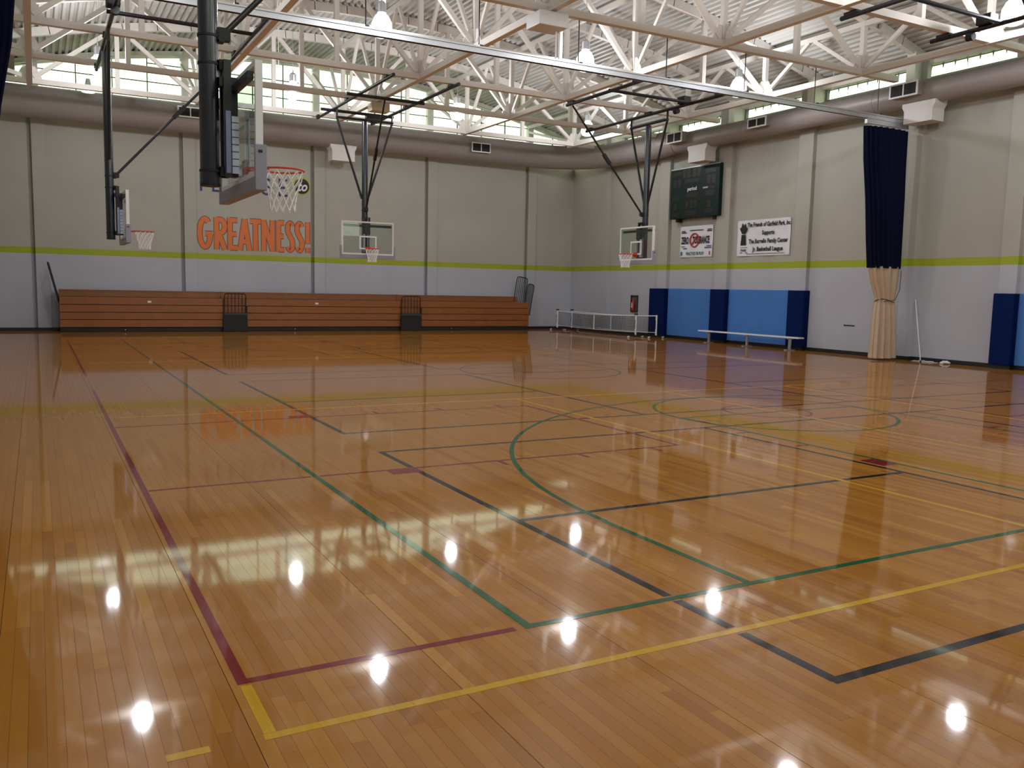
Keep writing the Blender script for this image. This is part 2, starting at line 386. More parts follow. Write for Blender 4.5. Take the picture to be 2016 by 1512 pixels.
for yc in (9.75, 23.7):
    for s, x0 in ((1, .758), (-1, 2*CX-.758)):
        for q in (-1, 1):
            ye = yc+q*1.855
            xa = x0+s*2.2; mb = B((min(xa, xa+s*.32), min(ye, ye+q*.18), .0001), (max(xa, xa+s*.32), max(ye, ye+q*.18), .0012)); obj('lane_block', mb, PAINT['red'], flo)
            for d in (3.45, 4.45, 5.45):
                xb = x0+s*d; mb = B((xb-.025, min(ye, ye+q*.2), .0001), (xb+.025, max(ye, ye+q*.2), .0012)); obj('lane_mark', mb, PAINT['red'], flo)
for s, y0 in ((1, GY0), (-1, GY1)):
    for q in (-1, 1):
        xe = CX+(q*1.83 if q > 0 else -1.74)+q*.03
        mb = B((min(xe, xe+q*.22), y0+s*2.2 if s > 0 else y0-2.52, .0001), (max(xe, xe+q*.22), y0+2.52 if s > 0 else y0-2.2, .0012)); obj('lane_block', mb, PAINT['red'], flo)
        for d in (3.45, 4.45): obj('lane_mark', B((min(xe, xe+q*.2), y0+s*d-.025, .0001), (max(xe, xe+q*.2), y0+s*d+.025, .0012)), PAINT['red'], flo)

# ------------------------------------------------------------------ walls
def wall_shell(name, label): return structE(name, label)
WT = .3; SILL = 7.45
wf = wall_shell('wall_far', 'taupe painted far wall with lime stripe above the wooden bleachers')
obj('backing', B((XL-WT, YF+.15, -.1), (XR+WT, YF+.15+WT, SILL)), WALL, wf)
edges = [XL]+XG+[XR]
for i in range(len(edges)-1):
    a = edges[i]+(.0 if i == 0 else -.02); b = edges[i+1]-(.15 if i < len(edges)-2 else 0)
    obj('wall_panel', B((a, YF, -.05), (b, YF+.15, SILL)), WALL, wf)
for x in XG: obj('pilaster', B((x-.02, YF-.07, -.05), (x+.42, YF+.02, SILL)), WALL, wf, bevel=.008)
wr = wall_shell('wall_right', 'taupe painted side wall with lime stripe, scoreboard and blue pads')
obj('backing', B((XR, YN-WT, -.1), (XR+WT, YF+WT, SILL)), WALL, wr)
RY = [13.35+3.5*k for k in (-4, -3, -2, -1, 0)]
RPIL = [(y0, y0+.42) for y0 in (2.7, 6.25, 9.85)]+[(13.35, 13.82), (16.36, 16.78), (20.32, 20.92), (24.05, 24.72), (27.5, 28.1), (31.55, 31.95)]
for a, b in RPIL: obj('pilaster', B((XR-.16, a, -.05), (XR+.02, b, 8.4)), WALL, wr, bevel=.008)
wl = wall_shell('wall_left', 'taupe painted side wall beside the camera')
obj('backing', B((XL-WT, YN-WT, -.1), (XL, YF+WT, SILL)), WALL, wl)
for y in YG: obj('pilaster', B((XL-.02, y-.2, -.05), (XL+.16, y+.2, 8.4)), WALL, wl)
wn = wall_shell('wall_near', 'painted wall behind the camera with an upper window')
NW = (15.9, 19.74, 5.2, 6.95)
for a, b in (((XL-WT, -.1), (NW[0], SILL)), ((NW[1], -.1), (XR+WT, SILL)), ((NW[0], -.1), (NW[1], NW[2])), ((NW[0], NW[3]), (NW[1], SILL))):
    obj('wall_panel', B((a[0], YN-WT, a[1]), (b[0], YN, b[1])), WALL, wn)
# cove base
def cove(name, a, b, label): return struct(name, B(a, b), COVE, label)
cove('baseboard_far', (XL, YF-.09, .001), (XR, YF+.0, .11), 'black rubber cove base along the far wall')
cb = cove('baseboard_right', (XR-.02, YN, .001), (XR, YF, .11), 'black rubber cove base along the scoreboard wall')
for a, b in RPIL: obj('pilaster_base', B((XR-.175, a-.015, .001), (XR-.02, b+.015, .11)), COVE, cb)
cove('baseboard_left', (XL, YN, .001), (XL+.02, YF, .11), 'black rubber cove base beside the camera')
cove('baseboard_near', (XL, YN, .001), (XR, YN+.02, .11), 'black rubber cove base behind the camera')

# ------------------------------------------------------------------ clerestory windows
def gable(yw, sgn, nm, lab):
    """arched clerestory on an end wall; the glass stands at yw, sgn points outwards"""
    xs = [XL]+XG+[XR]; win = []
    post = structE('trim_'+nm, 'pale posts and curved head beam of the arched clerestory '+lab)
    for x in XG:
        obj('post', B((x-.0, yw-.12, SILL), (x+.26, yw+.12, head_z(x)+.06)), FRAME, post)
    # curved head beam
    mb = MB(); n = 40; vs = []
    for i in range(n+1):
        x = XL-.1+(XR-XL+.2)*i/n
        for zz, yy in ((head_z(x), yw-.1), (deck_z(x)-.005, yw-.1), (deck_z(x)-.005, yw+.1), (head_z(x), yw+.1)): vs.append((x, yy, zz))
    fs = [(4*i+j, 4*i+(j+1) % 4, 4*i+4+(j+1) % 4, 4*i+4+j) for i in range(n) for j in range(4)]
    mb.add(vs, fs); obj('head_beam', mb, FRAME, post)
    mb = MB(); vs = []
    for i in range(n+1):
        x = XL-.3+(XR-XL+.6)*i/n; vs += [(x, yw+sgn*.101, head_z(x)+.02), (x, yw+sgn*.101, deck_z(x)+.11), (x, yw+sgn*.16, deck_z(x)+.11), (x, yw+sgn*.16, head_z(x)+.02)]
    mb.add(vs, fs); obj('light_leak_blocker', mb, DARK, post)  # dark strip added to stop sky light leaking through the deck ribs
    mb = MB(); vs = []
    for i in range(n+1):
        x = XL+(XR-XL)*i/n
        for zz, yy in ((head_z(x)-.09, yw-.14), (head_z(x)-.045, yw-.14), (head_z(x)-.045, yw+.02), (head_z(x)-.09, yw+.02)): vs.append((x, yy, zz))
    mb.add(vs, fs); obj('head_trim', mb, STEEL, post)
    global WN
    for i in range(len(xs)-1):
        a = xs[i]+(.26 if i else 0); b = xs[i+1]
        wd = structE('window_%d' % WN, ORD[i]+' bay of the arched clerestory '+lab+', counted from the camera side'); WN += 1
        nq = 4 if b-a > 3.5 else 2
        mf = MB()
        for q in range(1, nq): x = a+(b-a)*q/nq; mf.box((x-.018, yw-.04, SILL), (x+.018, yw+.04, head_z(x)))
        obj('mullion', mf, FRAMED, wd)
        for q in range(nq):
            x0 = a+(b-a)*q/nq+.018; x1 = a+(b-a)*(q+1)/nq-.018; z = SILL
            top = min(head_z(x0), head_z(x1))
            levels = [SILL]+[zz for zz in (8.38, 9.07, 9.73) if zz < top-.12]
            for li, za in enumerate(levels):
                if li+1 < len(levels): pts = [(x0, za), (x1, za), (x1, levels[li+1]-.03), (x0, levels[li+1]-.03)]
                else: pts = [(x0, za), (x1, za), (x1, head_z(x1)-.02), (x0, head_z(x0)-.02)]
                obj('pane', MB().prism(pts, lambda u, v, d: (u, yw+d, v), -.005, .005), GLASS, wd)
            for za in levels[1:]: obj('transom', B((x0-.018, yw-.03, za-.03), (x1+.018, yw+.03, za)), FRAMED, wd)
WN = 1
gable(YF+.2, 1, '1', 'over the bleachers')
gable(YN-.15, -1, '2', 'behind the camera')
def side(xw, sgn, nm, lab, grid):
    """strip clerestory along a side wall"""
    global WN
    tr = structE('trim_'+nm, 'eave beam and columns of the strip clerestory '+lab)
    zt = 8.33
    obj('eave_beam', B((xw-.1, YN-.2, zt), (xw+.1, YF+.2, deck_z(xw)-.01)), FRAME, tr)
    obj('light_leak_blocker', B((min(xw+sgn*.1, xw+sgn*.2), YN-.3, zt), (max(xw+sgn*.1, xw+sgn*.2), YF+.3, deck_z(xw)+.12)), DARK, tr)  # added along the eave too, keeps sky light out above the beam
    obj('head_channel', B((min(xw, xw-sgn*.22), YN, zt-.02), (max(xw, xw-sgn*.22), YF, zt+.1)), STEEL, tr)
    ys = [YN]+grid+[YF]
    for y in grid: obj('column', B((min(xw+sgn*.1, xw-sgn*.55), y-.14, SILL), (max(xw+sgn*.1, xw-sgn*.55), y+.14, deck_z(xw)-.03)), FRAME, tr)
    for i in range(len(ys)-1):
        a = ys[i]+.14; b = ys[i+1]-.14
        wd = structE('window_%d' % WN, ORD[i]+' strip clerestory window '+lab+', counted from the camera end'); WN += 1
        obj('jamb', B((xw-.06, a, SILL), (xw+.06, a+.07, zt)), FRAMED, wd); obj('jamb', B((xw-.06, b-.07, SILL), (xw+.06, b, zt)), FRAMED, wd)
        n = 4
        for q in range(n):
            y0, y1 = a+.07+(b-a-.14)*q/n, a+.07+(b-a-.14)*(q+1)/n
            obj('pane', B((xw-.005, y0+.008, SILL), (xw+.005, y1-.008, 7.98)), GLASS, wd)
            obj('pane', B((xw-.005, y0+.008, 8.0), (xw+.005, y1-.008, zt)), GLASS, wd)
        obj('transom', B((xw-.02, a+.07, 7.975), (xw+.02, b-.07, 8.0)), FRAMED, wd)
        mb = MB(); k = a+.3
        while k < b-.1: mb.add([(xw-sgn*.03, k-.035, zt), (xw-sgn*.03, k+.035, zt), (xw-sgn*.03, k, zt-.17), (xw-sgn*.01, k-.035, zt), (xw-sgn*.01, k+.035, zt), (xw-sgn*.01, k, zt-.17)], [(0,1,2),(3,5,4),(0,3,4,1),(1,4,5,2),(2,5,3,0)]); k += .36
        obj('clip_row', mb, FRAMED, wd)
side(XR+.12, 1, '3', 'above the scoreboard wall', YG)
side(XL-.12, -1, '4', 'above the wall beside the camera', YG)
wd = structE('window_%d' % WN, 'upper window in the wall behind the camera')
for q in range(3):
    x0 = NW[0]+(NW[1]-NW[0])*q/3; x1 = NW[0]+(NW[1]-NW[0])*(q+1)/3
    obj('pane', B((x0+.03, YN-.16, NW[2]+.03), (x1-.03, YN-.15, NW[3]-.03)), GLASS, wd)
    obj('mullion', B((x0, YN-.2, NW[2]), (x0+.03, YN-.1, NW[3])), FRAMED, wd)
    obj('mullion', B((x1-.03, YN-.2, NW[2]), (x1, YN-.1, NW[3])), FRAMED, wd)
obj('window_frame', MB().box((NW[0], YN-.2, NW[2]), (NW[1], YN-.1, NW[2]+.03)).box((NW[0], YN-.2, NW[3]-.03), (NW[1], YN-.1, NW[3])), FRAMED, wd)

# ------------------------------------------------------------------ roof deck of ribbed sheets
cei = structE('ceiling', 'ribbed pale metal roof deck arching over the trusses')
bx = [XL-.3]+XG+[XR+.3]; by = [YN-.35]+YG+[YF+.35]
for i in range(len(bx)-1):
    n = max(1, round((bx[i+1]-bx[i])/.203)); pt = (bx[i+1]-bx[i])/n
    prof = []
    for k in range(n):
        x = bx[i]+k*pt
        for dx, dz in ((0, .075), (.32, .075), (.46, 0), (.86, 0)): prof.append((x+dx*pt, deck_z(x+dx*pt)+dz))
    prof.append((bx[i+1], deck_z(bx[i+1])+.075))
    cache = {}
    for j in range(len(by)-1):
        L = round(by[j+1]-by[j], 3)
        if L not in cache:
            vs = []
            for x, z in prof: vs += [(x, 0, z), (x, L, z)]
            me = MB().add(vs, [(2*k, 2*k+1, 2*k+3, 2*k+2) for k in range(len(prof)-1)]).mesh('deck_sheet'); me.materials.append(DECK); cache[L] = me
        obj('deck_sheet', cache[L], None, cei, loc=(0, by[j], 0))
n = 30; vs = []
for i in range(n+1):
    x = XL-.5+(XR-XL+1)*i/n; vs += [(x, YN-.5, deck_z(x)+.12), (x, YF+.5, deck_z(x)+.12)]
obj('sky_blocker_skin', MB().add(vs, [(2*i, 2*i+1, 2*i+3, 2*i+2) for i in range(n)]), DARK, cei)  # opaque skin added over the deck to block sky light

# ------------------------------------------------------------------ trusses
def gusset(name, par, p, ax):
    x, y, z = p; poly = [(-.34, 0), (.34, 0), (.34, .12), (.16, .42), (-.16, .42), (-.34, .12)]
    if ax == 'x': fn = lambda u, v, d: (x+u, y+d, z+v)
    else: fn = lambda u, v, d: (x+d, y+u, z+v)
    obj(name, MB().prism(poly, fn, -.02, .02), STEEL, par)
for j, y in enumerate(YG):
    t = thing('arched_truss', ORD[len(YG)-1-j]+' white arched roof truss across the hall, counted from the bleacher wall', 'truss', (CX, y, ZB), 0, 'arched trusses across the hall')
    def P(x, z): return (x-CX, 0, z-ZB)
    obj('bottom_chord', MB().beam(P(XL+1.0, ZB+.08), P(XR-(1.0 if j < 8 else 1.45), ZB+.08), .17, .16), STEEL, t, bevel=.006)
    xs = [XG[0]-2.47]+[v for x in XG for v in (x, x+2.47)]
    mb = MB()
    ends = [XL-.1]+xs[0:]+[XR+.1]
    fine = [ends[0]+(ends[-1]-ends[0])*k/24 for k in range(25)]
    for k in range(24): mb.beam(P(fine[k]-.01, deck_z(fine[k])-.13), P(fine[k+1]+.01, deck_z(fine[k+1])-.13), .16, .25)
    obj('top_chord', mb, STEEL, t)
    for k, x in enumerate(xs):
        if XL+.6 < x < XR-.6: obj('post', MB().beam(P(x, ZB+.16), P(x, deck_z(x)-.2), .13, .13), STEEL, t)
    for x in XG:
        for q in (-2.3, 2.3): obj('diagonal', MB().beam(P(x+(q > 0)*.12-(q < 0)*.12, ZB+.2), P(x+q, deck_z(x+q)-.24), .11, .12), STEEL, t)
        gusset('gusset', t, P(x, ZB+.1), 'x')
xlab = ['above the camera side of the hall', 'second from the camera side', 'along the middle of the hall', 'second from the scoreboard wall', 'nearest the scoreboard wall']
for i, x in enumerate(XG):
    t = thing('lengthwise_truss', 'white straight roof truss running toward the bleachers, '+xlab[i], 'truss', (x, CY, ZB), 0, 'lengthwise roof trusses')
    def P(y, z): return (0, y-CY, z-ZB)
    obj('bottom_chord', MB().beam(P(YG[0]-.5, ZB+.07), P(YG[-1]+.4, ZB+.07), .16, .16), STEEL, t, bevel=.006)
    zt = deck_z(x)-.3
    obj('top_chord', MB().beam(P(YN-.05, zt), P(YF+.1, zt), .12, .14), STEEL, t)
    for y in YG:
        for q in (-1.7, 1.7): obj('diagonal', MB().beam(P(y+(.12 if q > 0 else -.12), ZB+.2), P(y+q, zt-.05), .09, .1), STEEL, t)
        gusset('gusset', t, P(y, ZB+.1), 'y')
    obj('end_strut', MB().beam(P(YG[-1]+.1, ZB+.2), P(YF+.1, deck_z(x)-.5), .09, .1), STEEL, t)

# ------------------------------------------------------------------ air ducts
def arc_pts(c, R, a0, a1, n, z): return [(c[0]+R*math.cos(a0+(a1-a0)*i/n), c[1]+R*math.sin(a0+(a1-a0)*i/n), z) for i in range(n+1)]
DY, DX, DZ = 34.05, 21.62, 7.74
d = thing('air_duct', 'fat taupe round air duct above the bleacher wall, bending round the corner', 'duct', (CX, DY, DZ-.53))
def DO(name, mb, m, smooth=True, par=None, bevel=0):
    o = obj(name, mb, m, par or d, smooth=smooth, bevel=bevel)
    if par is None: o.matrix_parent_inverse = Matrix.Translation(-d.location)
    return o
secs = [XL+.02, 1.2, 6.2, 11.2, 15.6, 18.9]
for a, b in zip(secs, secs[1:]): DO('duct_section', MB().tube([(a+.005, DY, DZ), (b-.005, DY, DZ)], .53, 28), DUCT)
for a in secs[1:]: DO('collar', MB().tube([(a-.03, DY, DZ), (a+.03, DY, DZ)], .537, 28), DUCT)
el = arc_pts((18.9, 31.6), 2.45, PI/2, 0, 14, 0)
zz = lambda i: DZ-.17*i/14
DO('elbow', MB().tube([(p[0]+.27*i/14, p[1], zz(i)) for i, p in enumerate(el)], .5, 28, rads=[.53-.05*i/14 for i in range(15)]), DUCT)
ZR_ = 7.43
d_far = d
d = d_side = thing('air_duct', 'thinner taupe round air duct along the scoreboard wall', 'duct', (DX, 15, 7.1))
DO('duct_section', MB().tube([(DX, 31.6, 7.57), (DX, 27.4, 7.52)], .48, 28), DUCT)
DO('reducer', MB().tube([(DX, 27.4, 7.52), (DX, 26.6, ZR_)], .4, 28, rads=[.48, .34]), DUCT)
secs = [26.6, 22.9, 17.6, 12.5, 7, YN+.05]
for a, b in zip(secs, secs[1:]): DO('duct_section', MB().tube([(DX, a-.005, ZR_), (DX, b+.005, ZR_)], .335, 28), DUCT)
for a in secs[1:-1]: DO('collar', MB().tube([(DX, a-.03, ZR_), (DX, a+.03, ZR_)], .342, 28), DUCT)
def diffuser(kind, c, hw, zt, zb, face, root):
    """side grille box: kind 'far' faces the camera, 'right' faces across the hall"""
    if kind == 'far': f = lambda u, v, w_: (c+u, face+w_, v)
    else: f = lambda u, v, w_: (face+w_, c-u, v)
    dep = root-face
    o = DO('diffuser_box', MB().prism([(-hw, zb), (hw, zb), (hw, zt), (-hw, zt)], f, .0, dep), DUCT, False)
    fr = MB()
    for (a, b_, e, g) in ((-hw-.015, hw+.015, zt-.03, zt+.015), (-hw-.015, hw+.015, zb-.015, zb+.03), (-hw-.015, -hw+.03, zb+.03, zt-.03), (hw-.03, hw+.015, zb+.03, zt-.03), (-.018, .018, zb+.03, zt-.03)):
        fr.prism([(a, e), (b_, e), (b_, g), (a, g)], f, -.02, .01)
    g1 = obj('grille_frame', fr, WHITE, o)
    for u0 in (-hw+.03, .018):
        obj('grille', MB().prism([(u0, zb+.03), (u0+hw-.05, zb+.03), (u0+hw-.05, zt-.03), (u0, zt-.03)], f, -.008, .005), DARK, o)
d = d_far
diffuser('far', 5.03, .42, 8.02, 7.67, 33.4, DY)
diffuser('far', 16.65, .43, 7.9, 7.53, 33.4, DY)
d = d_side
diffuser('right', 26.05, .42, 7.72, 7.36, 21.0, DX)
diffuser('right', 21.92, .41, 7.61, 7.32, 21.1, DX)
diffuser('right', 16.37, .43, 7.66, 7.30, 21.1, DX)
def plenum(kind, c, hw, zt, zb, p, dep):
    if kind == 'far': f = lambda u, v, w_: (c+u, p+w_, v)
    else: f = lambda u, v, w_: (p+w_, c-u, v)
    DO('drop_plenum', MB().prism([(-hw, zb), (hw, zb), (hw, zt-.22), (hw+.07, zt-.1), (hw+.07, zt), (-hw-.07, zt), (-hw-.07, zt-.1), (-hw, zt-.22)], f, 0, dep), DUCTW, False)
d = d_far
plenum('far', 10.78, .46, 7.32, 6.69, 33.75, .55)
d = d_side
plenum('right', 25.2, .46, 7.2, 6.6, 21.38, .5)
plenum('right', 16.08, .44, 7.15, 6.6, 21.38, .5)
d = d_far
for x in (1.0, 3.4, 7.6, 12.6, 15.0, 18.2): DO('hanger_rod', MB().tube([(x, DY-.2, DZ+.4), (x, DY-.2, head_z(x)-.1)], .007, 6), STEEL)
d = d_side
for y in (23.6, 19.2, 14.8): DO('hanger_rod', MB().tube([(DX-.1, y, ZR_+.3), (DX-.1, y, deck_z(DX)-.1)], .007, 6), STEEL)

# ------------------------------------------------------------------ high-bay lamps
rowlab = {3.6: 'behind the camera', 11.7: 'in the row above the near court', 19.97: 'in the row past the curtain track', 28.0: 'in the row nearest the bleachers'}
LX = [1.75, 7.3, 13.0, 18.42]
lampmesh = {}
def lamp(x, y, label, zc=7.92, lit=True):
    t = thing('high_bay_lamp', label, 'lamp', (x, y, zc-.28), 0, 'high bay lamps')
    def shared(n, mb, m, s=True):
        if n not in lampmesh:
            o = obj(n, mb, m, t, smooth=s); lampmesh[n] = o.data; return o
        return obj(n, lampmesh[n], None, t)
    r = MB().lathe([(.11, -.03), (.19, .0), (.245, .13), (.235, .3), (.16, .45), (.10, .5)], 14)
    shared('refractor', r, LAMPM)
    if 'bulb' not in lampmesh:
        lt = bpy.data.lights.new('bulb', 'POINT'); lt.energy = LAMP_WATTS; lt.shadow_soft_size = .16; lt.color = (.95, .965, 1); lampmesh['bulb'] = lt
    b = bpy.data.objects.new('bulb', lampmesh['bulb']); COL.objects.link(b); b.parent = t; b.location = (0, 0, .22)
    shared('ballast_housing', MB().lathe([(.09, .5), (.11, .52), (.11, .72), (.06, .78)], 12), ALU)
    shared('hook', MB().tube([(0, 0, .78), (0, 0, .86)], .018, 6), ALU)
    zt = deck_z(x)-(zc-.28)
    obj('suspension_cable', MB().tube([(0, 0, .86), (0, 0, zt)], .008, 5), ALU, t)
for y, yl in rowlab.items():
    for i, x in enumerate(LX): lamp(x, y, '%s glowing high bay lamp from the left %s' % (ORD[i], yl))
t = thing('high_bay_lamp', 'small bell lamp hanging before the bleacher clerestory near the camera side', 'lamp', (1.69, 32.15, 7.9), 0, 'high bay lamps')
obj('lens', MB().lathe([(.2, 0), (.21, .03), (.2, .06)], 16), LAMPM, t, smooth=True)
obj('shade', MB().lathe([(.2, .06), (.1, .2), (.06, .42)], 16), mat('lamp_green_grey', (150, 165, 152), .4, noise=.05), t, smooth=True)
obj('suspension_cable', MB().tube([(0, 0, .42), (0, 0, deck_z(1.69)-7.9)], .008, 5), ALU, t)

# ------------------------------------------------------------------ divider curtain, track, boxes
t = thing('curtain_track', 'silver overhead curtain track hung on rods below the roof trusses', 'track', (CX, CY, 6.6))
obj('rail', MB().box((XL+.1-CX, -.03, .06), (XR-.35-CX, .03, .2)).box((XL+.1-CX, -.06, .06), (XR-.35-CX, .06, .09)).box((XL+.1-CX, -.06, .17), (XR-.35-CX, .06, .2)), ALU, t)
for x in [XL+.8+2.47*k for k in range(10)]:
    obj('hanger_rod', MB().tube([(x-CX, .1, .19), (x-CX, .1, ZB-6.6+.18)], .013, 6), BLK, t)
    obj('clamp', B((x-CX-.04, -.03, .2), (x-CX+.04, .13, .24)), BLK, t)
def curtain(name, label, mir, tie):
    t = thing(name, label, 'curtain', (21.3 if mir == 1 else -1.4, CY, .06))
    def X(x): return (x-21.3)*mir
    def loops(levels, n=168, pl=21):
        mb = MB(); vs = []
        for (z, cx, a, b, amp) in levels:
            for i in range(n):
                th = 2*PI*i/n; k = 1+amp*math.sin(pl*th+.4*math.sin(3*th)+z*.15)
                vs.append((X(cx)+a*math.cos(th)*(1+.1*(k-1)), b*math.sin(th)*k+.02*math.cos(pl*th), z-.06))
        m = len(levels)
        mb.add(vs, [(i*n+j, i*n+(j+1) % n, (i+1)*n+(j+1) % n, (i+1)*n+j) for i in range(m-1) for j in range(n)]+[tuple(reversed(range(n))), tuple((m-1)*n+j for j in range(n))])
        return mb
    obj('upper_panel', loops([(2.62, 21.21, .62, .2, .3), (3.4, 21.15, .67, .2, .32), (4.6, 21.07, .74, .19, .35), (5.6, 20.97, .82, .17, .38), (6.46, 20.93, .86, .16, .4)]), CURB, t, smooth=True)
    low = [(.06, 21.38, .48, .21, .35), (.5, 21.37, .45, .2, .33), (1.1, 21.35, .42, .19, .3), (1.55, 21.34, .38, .16, .3), (1.7, 21.33, .35, .13, .32), (1.85, 21.32, .38, .15, .3), (2.2, 21.26, .5, .18, .28), (2.66, 21.22, .6, .19, .28)]
    obj('lower_panel', loops(low, pl=11), CURT, t, smooth=True)
    obj('header_rail', MB().box((X(20.08), -.04, 6.47), (X(21.8), .04, 6.60)), ALU, t)
    if tie:
        pts = [(X(21.33)+.37*math.cos(a), .17*math.sin(a), 1.64+.05*math.sin(a*2)) for a in [2*PI*k/24 for k in range(25)]]
        obj('tie_cord', MB().tube(pts, .012, 6), BRONZE, t)
        obj('hanging_cord', MB().tube([(X(21.05), -.2, 1.62), (X(21.45), -.24, 1.66), (X(21.66), -.22, 1.95), (X(21.7), -.2, 2.5)], .01, 6), BRONZE, t)
    return t
curtain('divider_curtain', 'gathered divider curtain, navy above and tan below, at the scoreboard wall', 1, True)
curtain('divider_curtain', 'gathered navy divider curtain cut by the upper corner of the picture', -1, False)
def spk(label, x, y, z, a, b, c, m=WHITE):
    t = thing('equipment_box', label, 'box', (x, y, z)); obj('case', B((-a, -b, 0), (a, b, c)), m, t, bevel=.03)
    obj('bracket', B((-.05, -.05, c-.02), (.05, .05, c+.06)), STEEL, t); return t
t = spk('white box fixed under the central truss crossing above the curtain track', 9.87, CY, ZB-.35, .36, .3, .3)
obj('conduit', MB().tube([(.22, -.02, .02), (.22, -.02, -.58)], .02, 8), WHITE, t); obj('conduit', MB().tube([(.30, -.02, .02), (.30, -.02, -.58)], .02, 8), WHITE, t)
spk('cream box under the truss crossing above the far main hoop', 9.95, 27.47, ZB-.32, .31, .22, .27, mat('cream', (214, 198, 170), .5, noise=.03))
t = thing('wall_box', 'brown box standing before the clerestory at the picture edge', 'box', (-.75, 34.3, 8.5)); obj('case', B((-.35, -.2, 0), (.35, .2, .72)), TANB, t, bevel=.01); obj('lid', B((-.37, -.22, .72), (.37, .22, .76)), TANB, t); obj('stand_bracket', B((-.3, -.1, -.62), (-.22, .35, 0)), TANB, t)
t = thing('hanging_hook', 'thin wire with a hook dangling before the bleacher clerestory', 'hook', (7.2, 29.4, 8.75)); obj('wire', MB().tube([(0, 0, .1), (0, 0, deck_z(7.2)-8.75)], .01, 5), STEEL, t)
obj('hook', MB().tube([(.06, 0, -.05), (0, 0, .12), (-.06, 0, -.05)], .014, 6), STEEL, t)

